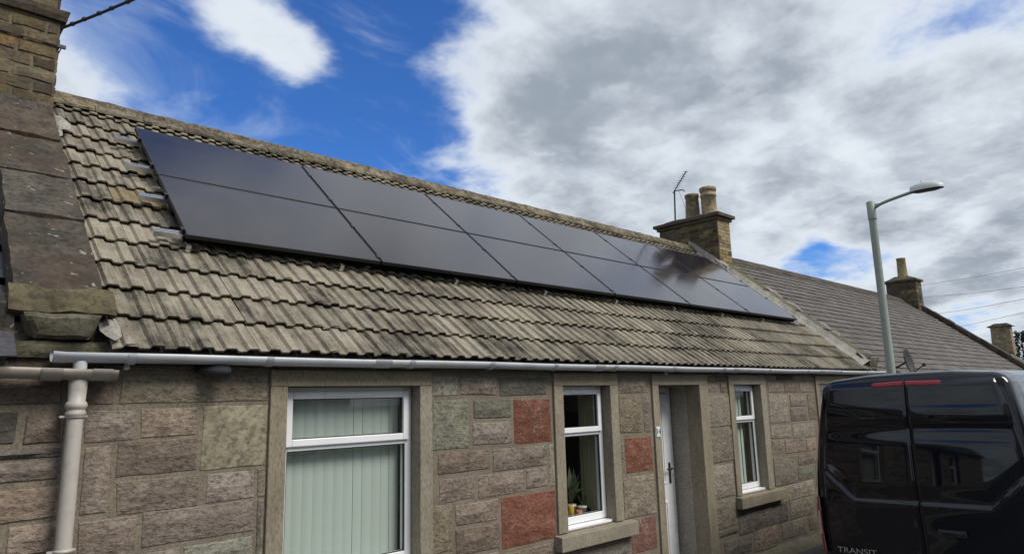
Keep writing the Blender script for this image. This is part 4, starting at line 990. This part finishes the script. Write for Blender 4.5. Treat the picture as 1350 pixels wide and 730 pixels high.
# ------------------------------------------------------------------ satellite dish on the slate house
ds = thing('satellite_dish', 'dark grey satellite dish seen edge on, at the slate eaves', 'dish', (12.4, -.02, 2.4))
dc = Vector((12.40, -.34, 2.60)); dn = Vector((.05, -.98, .17)).normalized(); da = dn.cross(Vector((0, 0, 1))).normalized(); db = da.cross(dn).normalized()
vs = []; fs = []
for rr_ in range(6):
    r_ = .262 * rr_ / 5
    for k in range(20):
        a = 2 * math.pi * k / 20; vs.append(dc + da * (r_ * math.cos(a) * .95) + db * (r_ * math.sin(a) * 1.0) + dn * ((r_ / .262) ** 2 * .06 - .03))
for rr_ in range(5):
    for k in range(20): fs.append((rr_ * 20 + k, rr_ * 20 + (k + 1) % 20, (rr_ + 1) * 20 + (k + 1) % 20, (rr_ + 1) * 20 + k))
o = MB().add(vs, fs, True).build('reflector', 'dishgrey' if 'dishgrey' in M else 'trim', ds); md = o.modifiers.new('thick', 'SOLIDIFY'); md.thickness = .008
m = MB(); m.tube([dc - dn * .03, dc - dn * .12 + Vector((0, .05, -.06)), (12.28, -.02, 2.46)], .018, 8); m.build('mount_arm', 'darkmetal', ds)
m = MB(); m.tube([dc - db * .23, dc - db * .10 + dn * .26], .010, 6); m.box((dc + dn * .26).x - .03, (dc + dn * .26).x + .04, (dc + dn * .26).y - .025, (dc + dn * .26).y + .025, 2.50, 2.56); m.build('feed_arm', 'darkmetal', ds)
m = MB(); m.box(12.22, 12.34, -.03, -.001, 2.22, 2.355); m.build('wall_plate', 'darkmetal', ds)
g3 = thing('gutter', 'dark iron gutter at the slate roof eaves behind the lamp post', 'gutter', (18, -.1, 2.36))
m = MB(); half_round(m, [(11.75, -.12, 2.385), (24.9, -.12, 2.37)], .058); m.build('trough', 'trim', g3)

# ------------------------------------------------------------------ overhead lines
c0 = Vector((-.66, 2.44, 5.60)); c1 = wall_at(175, 0, 1.7); dirc = (c1 - c0)
pts = [c0, c0 + dirc * .5 + Vector((0, 0, -.006)), c1, c0 + dirc * 2.5, c0 + dirc * 5, c0 + dirc * 9.5 + Vector((0, 0, -.5))]
cb = thing('overhead_cable', 'thick twisted service cable leaving the lichen stained chimney', 'cable', c0)
cp = catmull(pts, 8); m = MB(); m.tube(cp, .013, 8); m.build('cable', 'wire', cb)
for t in (.12, .30, .52, .70, .93):
    p = c0 + dirc * t; d = dirc.normalized(); m = MB(); m.tube([p - d * .012, p + d * .012], .020, 8); m.build('clip', 'darkmetal', cb)
m = MB(); m.tube([c0 + Vector((-.03, .03, -.02)), c0, c0 + dirc * .03], .012, 8); m.build('anchor', 'darkmetal', cb)
pe = cp[-1]
up_ = thing('utility_pole', 'timber utility pole across the road carrying the service cable', 'pole', (pe.x, pe.y, -.2))
MB().tube([(pe.x, pe.y + .12, -.2), (pe.x, pe.y + .12, pe.z + .6)], [.14, .11], 12).build('pole', 'wood', up_)
A = [((1225, 375), (1350, 353)), ((1225, 392), (1350, 378)), ((1225, 416), (1350, 394)), ((1225, 438), (1350, 412))]
def xplane(x, y, X):
    d = pray(x, y); t = (X - CAM.x) / d.x; return CAM + d * t
ends = []
for i, (a, b2) in enumerate(A):
    P0 = xplane(*a, 44); P1 = xplane(*b2, 36); d = P1 - P0
    w = thing('overhead_wire', ['highest thin wire crossing the sky behind single chimney pot', 'second highest thin wire crossing sky beside single chimney pot', 'second lowest thin wire crossing the sky above capped chimney', 'lowest thin wire passing just above the capped chimney'][i], 'wire', P0, 'thin wires in the sky')
    e = P1 + d * .9; ends.append(e); s = P0 - d * 1.2
    m = MB(); m.tube(catmull([s, P0 + Vector((0, 0, .03)), P0 + d * .5 - Vector((0, 0, .03)), P1, e], 6), .008, 5); m.build('wire', 'wire', w)
pe = ends[0]
up2 = thing('utility_pole', 'tall timber utility pole beyond the van carrying four wires', 'pole', (pe.x, pe.y, -.2))
MB().tube([(pe.x + .1, pe.y - .1, -.2), (pe.x + .1, pe.y - .1, pe.z + .4)], [.15, .11], 10).build('pole', 'wood', up2)
for e in ends: MB().tube([e, (pe.x + .1, pe.y - .1, e.z)], .03, 6).build('insulator', 'darkmetal', up2)

# ------------------------------------------------------------------ distant conifer
def conifer(x, y, z0, h, r, label):
    t = thing('conifer_tree', label, 'tree', (x, y, z0)); MB().tube([(x, y, z0), (x, y, z0 + h * .95)], [.16, .03], 8).build('trunk', 'bark', t)
    rnd = random.Random(5); m = MB()
    for i in range(900):
        u = rnd.random() ** .8; zz_ = z0 + h * (.12 + .88 * u); rad = r * (1 - u) ** .7 * rnd.uniform(.3, 1.15) + .05; a = rnd.uniform(0, 6.28)
        p = Vector((x + rad * math.cos(a), y + rad * math.sin(a), zz_)); s = rnd.uniform(.12, .28)
        d = Vector((math.cos(a), math.sin(a), rnd.uniform(-.1, .9))).normalized() * s; q_ = d.orthogonal().normalized() * s * .45
        m.add([p - q_ * .4, p + d - q_, p + d * 1.5, p + d + q_], [(0, 1, 2, 3)])
    m.build('crown', 'foliage', t)
conifer(60, 6.3, -.2, 6.2, .8, 'small dark conifer rising behind the capped grey chimney')

# ------------------------------------------------------------------ things in the windows
def blind(i, label, cov=(0, 1), mat='blind', gapset=()):
    x0, x1, z0, z1 = OPEN[i]; t = thing('vertical_blind', label, 'blind', ((x0 + x1) / 2, .26, z0 + .05))
    a = x0 + (x1 - x0) * cov[0]; b2 = x0 + (x1 - x0) * cov[1]; pitch = .082; n = int((b2 - a) / pitch); rnd = random.Random(i)
    MB().box(a, b2, .19, .23, z1 - .05, z1 - .015).build('headrail', 'pvc', t)
    for k in range(n):
        xc = a + pitch * (k + .5); an = -R_(rnd.uniform(-1, 5) - (6 if k in gapset else 0)); w = .0402; m = MB(); vs = []; fs = []
        for q_ in range(3):
            zz_ = z1 - .05 - (z1 - .05 - z0 - .05) * q_ / 2
            for u in (-1, -.5, 0, .5, 1): vs.append((xc + u * w * math.cos(an), .212 + u * w * math.sin(an) - .006 * (1 - u * u), zz_))
        for q_ in range(2):
            for k2 in range(4): fs.append((q_ * 5 + k2, (q_ + 1) * 5 + k2, (q_ + 1) * 5 + k2 + 1, q_ * 5 + k2 + 1))
        m.add(vs, fs, True).build('slat', mat, t)
blind(0, 'pale green vertical blind filling the widest window', gapset=(8, 11))
blind(3, 'pale green vertical blind in the narrow window beyond the door', (.0, .80), gapset=(2, 5, 6))
blind(4, 'pale vertical blind in the window partly hidden by van')
def curtain(i, p0, p1, label):
    x0, x1, z0, z1 = OPEN[i]; vs = []; fs = []; N = 36; p0 = Vector(p0); p1 = Vector(p1); nrm = Vector((-(p1 - p0).y, (p1 - p0).x)).normalized()
    for k in range(N + 1):
        p = p0.lerp(p1, k / N) + nrm * (.022 * math.sin(k * 1.05) + .008 * math.sin(k * 2.7))
        vs += [(p.x, p.y, z0 + .05), (p.x + .01 * math.sin(k), p.y, (z0 + z1) / 2), (p.x, p.y, z1 - .0)]
    for k in range(N):
        for q_ in range(2): fs.append((k * 3 + q_, (k + 1) * 3 + q_, (k + 1) * 3 + q_ + 1, k * 3 + q_ + 1))
    tag(MB().add(vs, fs, True).build('curtain', 'curtain'), label, 'curtain')
curtain(1, (3.985, .40), (3.995, .20), 'olive curtain drawn aside behind the houseplants window'); curtain(3, (7.20, .42), (7.245, .25), 'olive curtain beside blind in the narrow window beyond door')
def pot_plant(x, y, z, r, h, matp, kind, label):
    t = thing('potted_plant', label, 'plant', (x, y, z)); MB().lathe([(.0, 0), (r * .75, 0), (r, h), (r * 1.08, h), (r * 1.08, h * .86), (r * .9, h * .86), (0, h * .88)], (x, y, z), 16).build('pot', matp, t)
    rnd = random.Random(int(x * 100)); m = MB(); stm = MB()
    for k in range(kind[0]):
        a = rnd.uniform(0, 6.28); L = kind[1] * rnd.uniform(.6, 1.0); out = rnd.uniform(.2, .75); prev = None; pts = []
        for s in range(6):
            u = s / 5; pts.append(Vector((x + math.cos(a) * L * out * u, y + math.sin(a) * L * out * u * .6, z + h + L * (1.1 * u - .55 * u * u * out * 1.6))))
        stm.tube(pts[:4], .003, 4)
        side = Vector((-math.sin(a), math.cos(a), 0)) * kind[2]; vs = []
        for s, p in enumerate(pts): wv = math.sin(math.pi * min(1, s / 5 + .08)); vs += [p - side * wv, p + side * wv]
        m.add(vs, [(s * 2, s * 2 + 1, s * 2 + 3, s * 2 + 2) for s in range(5)])
    m.build('leaves', 'leaf', t); stm.build('stem', 'leaf', t)
zb = OPEN[1][2] + .046
pot_plant(3.66, .27, zb, .05, .14, 'potwhite', (18, .46, .030), 'tall leafy houseplant in pale pot on window board')
pot_plant(3.80, .25, zb, .05, .11, 'potwhite', (10, .20, .012), 'short houseplant in white pot beside the dark tablet')
tag(MB().lathe([(0, 0), (.032, 0), (.032, .13), (.027, .14), (0, .14)], (3.60, .22, zb), 14).build('jar', 'yellow'), 'small yellow jar on window board beside tall houseplant', 'jar')
tag(MB().lathe([(0, 0), (.028, 0), (.036, .085), (.032, .085), (0, .02)], (3.70, .20, zb), 14).build('terracotta_cup', 'potcol'), 'little terracotta cup between the two potted plants', 'cup')
tb = thing('tablet', 'dark tablet leaning in the window with houseplants', 'tablet', (3.93, .22, zb))
def tbp(u, w, o): return Vector((3.84 + .15 * u - .02 * w, .185 + .045 * u + .09 * w, zb + .002 + .10 * w)) + Vector((-.2, -.75, .65)) * o
MB().hexa([tbp(0, 0, -.008), tbp(1, 0, -.008), tbp(1, 0, -.02), tbp(0, 0, -.02), tbp(0, 1, -.008), tbp(1, 1, -.008), tbp(1, 1, -.02), tbp(0, 1, -.02)]).build('case', 'white_paint', tb, .003)
MB().add([tbp(.06, .08, -.006), tbp(.94, .08, -.006), tbp(.94, .92, -.006), tbp(.06, .92, -.006)], [(0, 1, 2, 3)]).build('screen', 'screen', tb)

# ================================================================== the van
VX, VY, VZ = 5.585, -2.357, -.112
van = thing('van', 'black high roofed panel van parked with its rear doors towards us', 'van', (VX, VY, VZ))
VM = Matrix.Translation((VX, VY, VZ)) @ Matrix.Rotation(R_(-.6), 4, 'Z') @ Matrix.Rotation(R_(-1.1), 4, 'X')       # stands on the road camber
VH = 2.365
def hw(z):     # half width against height
    pts = [(.30, .90), (.55, .965), (.85, .985), (1.15, .985), (1.45, .965), (1.8, .915), (2.1, .862), (2.4, .80)]
    for (z0, w0), (z1, w1) in zip(pts, pts[1:]):
        if z <= z1: t = max(0, (z - z0) / (z1 - z0)); return w0 + (w1 - w0) * t
    return .8
def lean(z): return .10 * max(0, (z - 1.05) / 1.3) ** 1.6
def section(top, inset, n_side=9, bot=.34, wsc=1.0):
    """closed outline (y,z) from bottom right, up the right side (-y), over the roof, down the left"""
    out = []; rc = .17
    zs = [bot + (top - rc - bot) * i / n_side for i in range(n_side + 1)]
    right = [(-(hw(z)) * wsc, z) for z in zs]
    w = hw(top - rc) * wsc
    for k in range(1, 6):
        a = math.pi / 2 * k / 6; right.append((-(w - rc * .95 * (1 - math.cos(a)) - .01 * k / 6), top - rc + (rc - .03) * math.sin(a)))
    right.append((-(w - .21), top - .028)); right.append((-(w * .45), top - .004))
    pts = right + [(0, top)] + [(-y, z) for (y, z) in reversed(right)]
    cy, cz = 0, (top + bot) / 2
    if inset:
        q_ = []
        for (y, z) in pts: q_.append((y * (1 - inset / .98), cz + (z - cz) * (1 - inset / ((top - bot) / 2))))
        pts = q_
    return pts
def van_loft(secs):
    vs = []; fs = []; n = len(secs[0][1])
    for (x, pts) in secs:
        for (y, z) in pts: vs.append(VM @ Vector((x + (lean(z) if x < .5 else 0), y, z)))
    for i in range(len(secs) - 1):
        for k in range(n - 1): fs.append((i * n + k, (i + 1) * n + k, (i + 1) * n + k + 1, i * n + k + 1))
        fs.append((i * n + n - 1, (i + 1) * n + n - 1, (i + 1) * n, i * n))
    return vs, fs, n
secs = [(.035, section(VH, .075)), (.038, section(VH, .05)), (.055, section(VH, .022)), (.09, section(VH, .006)), (.15, section(VH, 0)), (.45, section(VH + .01, 0)), (1.5, section(VH + .015, 0)), (2.8, section(VH + .005, 0)), (3.35, section(VH - .04, .0)), (3.7, section(2.16, .005)), (4.15, section(1.78, .02)), (4.5, section(1.32, .03)), (4.9, section(1.18, .06)), (5.15, section(.98, .10)), (5.2, section(.85, .16))]
vs, fs, n = van_loft(secs)
fs.append(tuple(range(n))); fs.append(tuple(range(len(vs) - 1, len(vs) - n - 1, -1)))
b = MB(); b.add(vs, fs, True); body = b.build('body', 'van', van)
# rear doors: two curved skins with pressed window panel, built as a height field
def inside_poly(y, z):
    # signed distance-like measure to the pressed panel (negative inside)
    ay = abs(y)
    top = 1.875 - .012 * (ay / .8) ** 2; bot = 1.148 + max(0, ay - .57) * .92
    return max(z - top, bot - z)
def sstep(a, b2, t): t = min(1, max(0, (t - a) / (b2 - a))); return t * t * (3 - 2 * t)
def door_x(y, z, wd):
    ay = abs(y); x = .022 * (ay / .9) ** 2
    d = inside_poly(y, z)
    lo_ = 1 - sstep(1.45, 1.62, z)
    x += .018 * (1 - sstep(-.010 * lo_ - .030 * (1 - lo_), .0, d))     # ledge of the pressed panel
    x -= .012 * (1 - sstep(-.20, -.03, d))                              # the panel bellies out again
    if z > 1.875: x -= .016 * sstep(1.875, 1.95, z) * (1 - sstep(2.0, 2.28, z))
    if d > 0 and z < 1.6: x += .012 * sstep(0, .28, d)                   # tuck under below the crease
    e = wd - ay; x += .05 * (1 - sstep(0, .055, e)) ** 2                # round to the outer edge
    x += .045 * (1 - sstep(0, .07, 2.285 - z)) ** 2
    x += .03 * (1 - sstep(0, .07, z - .50)) ** 2
    e2 = ay; x += .008 * (1 - sstep(.004, .02, e2))
    return x - .018
def door(sign, name):
    m = MB(); ny, nz = 56, 110; vs = []; fs = []
    for k in range(nz + 1):
        z = .50 + (2.285 - .50) * k / nz; wd = hw(z) - .075
        for i in range(ny + 1):
            u = i / ny; ay = .004 + (wd - .004) * u; vs.append(VM @ Vector((door_x(sign * ay, z, wd) + lean(z), sign * ay, z)))
    for k in range(nz):
        for i in range(ny):
            a = k * (ny + 1) + i; q_ = (a, a + 1, a + ny + 2, a + ny + 1); fs.append(q_ if sign < 0 else q_[::-1])
    m.add(vs, fs, True); return m.build(name, 'van', van)
dl = door(1, 'rear_door'); drr = door(-1, 'rear_door')
def vbox(x0, x1, y0, y1, z0, z1, name, mat, parent, bevel=.004):
    c = [(x0, y0, z0), (x1, y0, z0), (x1, y1, z0), (x0, y1, z0), (x0, y0, z1), (x1, y0, z1), (x1, y1, z1), (x0, y1, z1)]
    return MB().hexa([VM @ Vector((x + lean(z), y, z)) for x, y, z in c]).build(name, mat, parent, bevel)
vbox(.032, .05, -.80, .80, .45, 2.26, 'door_gap_seal', 'trim', van, 0)
vbox(-.036, -.005, -.36, -.13, .885, .945, 'handle', 'trim', drr, .012)
vbox(-.042, -.030, -.34, -.16, .905, .930, 'handle_grip', 'van', drr, .005)
# high brake light in two halves
for s, d in ((1, dl), (-1, drr)):
    vs = []; fs = []
    for i in range(13):
        y = s * (.012 + .30 * i / 12)
        for (dx, z) in ((-.012, 2.225), (-.020, 2.245), (-.012, 2.272), (.02, 2.283)): vs.append(VM @ Vector((dx + lean(z) + .022 * (y / .9) ** 2 - .002 + (.02 if i == 12 else 0), y, z - .008 * (i / 12))))
    for i in range(12):
        for k in range(3): a = i * 4 + k; q_ = (a, a + 1, a + 5, a + 4); fs.append(q_ if s > 0 else q_[::-1])
    MB().add(vs, fs, True).build('brake_light', 'redlens', d)
# tail lamps wrap round the rear corners
def corner(z, t, s):   # t 0 = on the rear face, 1 = on the side
    w = hw(z); ang = t * math.pi / 2; r_ = .085
    return Vector((.004 + r_ * (1 - math.cos(ang)) * 1.25 + lean(z) - .012 * (1 - t), s * (w - r_ + r_ * math.sin(ang) + .006), z))
for s in (1, -1):
    tl = thing_part('tail_light', van)
    for (z0, z1, mt, nm, t0, t1) in ((.62, .80, 'redlens', 'red_lens', .12, .95), (.80, 1.02, 'clearlens', 'clear_lens', .30, .62), (1.02, 1.16, 'redlens', 'red_lens', .12, .95), (1.16, 1.52, 'redlens', 'red_lens', .42, .9), (.80, 1.02, 'redlens', 'red_edge', .62, .95), (.80, 1.02, 'redlens', 'red_edge', .12, .30)):
        vs = []; fs = []; nk, nt_ = 6, 8
        for k in range(nk + 1):
            z = z0 + (z1 - z0 - .004) * k / nk
            for i in range(nt_ + 1):
                tt = t0 + (t1 - t0) * i / nt_
                if z1 > 1.4: tt = t0 + .18 * (k / nk) + (t1 - t0 - .18 * (k / nk)) * i / nt_
                vs.append(VM @ corner(z, tt, s))
        for k in range(nk):
            for i in range(nt_): a = k * (nt_ + 1) + i; q_ = (a, a + 1, a + nt_ + 2, a + nt_ + 1); fs.append(q_ if s < 0 else q_[::-1])
        o = MB().add(vs, fs, True).build(nm, mt, tl)
# lettering and fittings low on the doors
def vtext(sx, size, y, z, mat, parent, name):
    rot = Matrix(((0, 0, -1), (-1, 0, 0), (0, 1, 0)))     # facing -X, reading towards -Y
    t = text_obj(sx, size, (0, 0, 0), rot, mat, parent, name, .002, 1.25, 'LEFT')
    t.data.transform(VM @ Matrix.Translation((-.022 + .022 * .6, y, z))); return t
vtext('TRANSIT', .075, .80, .668, 'chrome', dl, 'lettering')
vbox(-.07, .12, -.93, .93, .36, .50, 'bumper', 'trim', van, .02)
vbox(-.024, -.012, .20, .72, .53, .63, 'number_plate', 'yellow', van, .003)
m = MB()
# roof edge trim, side windows, windscreen, mirrors, wheels
for s in (1, -1):
    yv = lambda z, e=.004: s * (hw(z) + e)
    MB().add([VM @ Vector(v) for v in ((2.95, yv(1.22), 1.22), (3.85, yv(1.22), 1.22), (3.45, yv(1.85), 1.85), (2.98, yv(1.85), 1.85))], [(0, 1, 2, 3) if s < 0 else (3, 2, 1, 0)]).build('side_window', 'screen', van)
    mr = MB(); mr.rough([VM @ Vector(v) for v in ((3.62, s * 1.0, 1.12), (3.78, s * 1.0, 1.12), (3.78, s * 1.20, 1.14), (3.62, s * 1.20, 1.14), (3.62, s * 1.0, 1.42), (3.76, s * 1.0, 1.42), (3.76, s * 1.20, 1.40), (3.62, s * 1.20, 1.40))], (3, 3, 3), .01, 3, 1); mr.build('wing_mirror', 'trim', van, .02)
    for xw in (.95, 4.25):
        wh = thing_part('wheel', van); c = Vector((xw, s * .86, .34))
        ty = MB(); ty.lathe([(.20, -.10), (.30, -.105), (.335, -.08), (.335, .08), (.30, .105), (.20, .10)], (0, 0, 0), 28, 'y'); ty.v = [tuple(VM @ (c + Vector(v))) for v in ty.v]; ty.build('tyre', 'tyre', wh)
        ri = MB(); ri.lathe([(.0, s * .06), (.08, s * .07), (.19, s * .09), (.205, s * .10), (.205, -s * .08)], (0, 0, 0), 24, 'y'); ri.v = [tuple(VM @ (c + Vector(v))) for v in ri.v]; ri.build('rim', 'galv', wh)
MB().add([VM @ Vector(v) for v in ((4.49, -.82, 1.36), (4.49, .82, 1.36), (3.735, .74, 2.13), (3.735, -.74, 2.13))], [(0, 1, 2, 3)]).build('windscreen', 'screen', van)

# ================================================================== street behind the camera (seen in paint and glass)
def far_house(x0, x1, y0, y1, he, hr, along, label, mat, rmat):
    t = thing('village_house', label, 'house', ((x0 + x1) / 2, (y0 + y1) / 2, -.2), 'houses behind the photographer')
    MB().box(x0, x1, y0, y1, -.24, he).build('wall', mat, t)
    e = .2; m = MB()
    if along == 'x':
        ym = (y0 + y1) / 2
        m.add([(x0 - .05, y0 - e, he - .1), (x1 + .05, y0 - e, he - .1), (x1 + .05, ym, hr), (x0 - .05, ym, hr), (x1 + .05, y1 + e, he - .1), (x0 - .05, y1 + e, he - .1)], [(0, 1, 2, 3), (3, 2, 4, 5), (1, 4, 2), (0, 3, 5), (0, 5, 4, 1)])
    else:
        xm = (x0 + x1) / 2
        m.add([(x0 - e, y0 - .05, he - .1), (x0 - e, y1 + .05, he - .1), (xm, y1 + .05, hr), (xm, y0 - .05, hr), (x1 + e, y1 + .05, he - .1), (x1 + e, y0 - .05, he - .1)], [(1, 0, 3, 2), (2, 3, 5, 4), (1, 2, 4), (0, 5, 3), (0, 1, 4, 5)])
    m.build('roof', rmat, t)
    MB().box((x0 + x1) / 2 - .5, (x0 + x1) / 2 + .5, (y0 + y1) / 2 - .35, (y0 + y1) / 2 + .35, hr - .6, hr + 1.0).build('chimney', 'chim_brown', t)
    n = max(2, int((x1 - x0) / 2.6))
    for k in range(n):
        xx = x0 + (x1 - x0) * (k + .5) / n; yy = y1 if y1 < 0 else y0; sg = 1
        w = thing_part('window', t)
        if k == n // 2: MB().box(xx - .5, xx + .5, yy + .002, yy + .06, -.1, 2.1).build('door', 'darkmetal', t); continue
        f = MB(); f.box(xx - .55, xx - .47, yy + .001, yy + .05, .9, 2.2); f.box(xx + .47, xx + .55, yy + .001, yy + .05, .9, 2.2); f.box(xx - .47, xx + .47, yy + .001, yy + .05, .9, .98); f.box(xx - .47, xx + .47, yy + .001, yy + .05, 2.12, 2.2); f.build('frame', 'pvc', w)
        MB().box(xx - .47, xx + .47, yy + .001, yy + .02, .98, 2.12).build('glass_pane', 'screen', w)
far_house(-9, 7, -16.5, -10.2, 2.6, 5.6, 'x', 'long buff rendered house across the road behind the photographer', 'harl', 'slate')
far_house(-30, -20, -12.5, -6.5, 3.0, 6.3, 'y', 'gabled house closing the street behind the photographer', 'st_dark', 'slate')
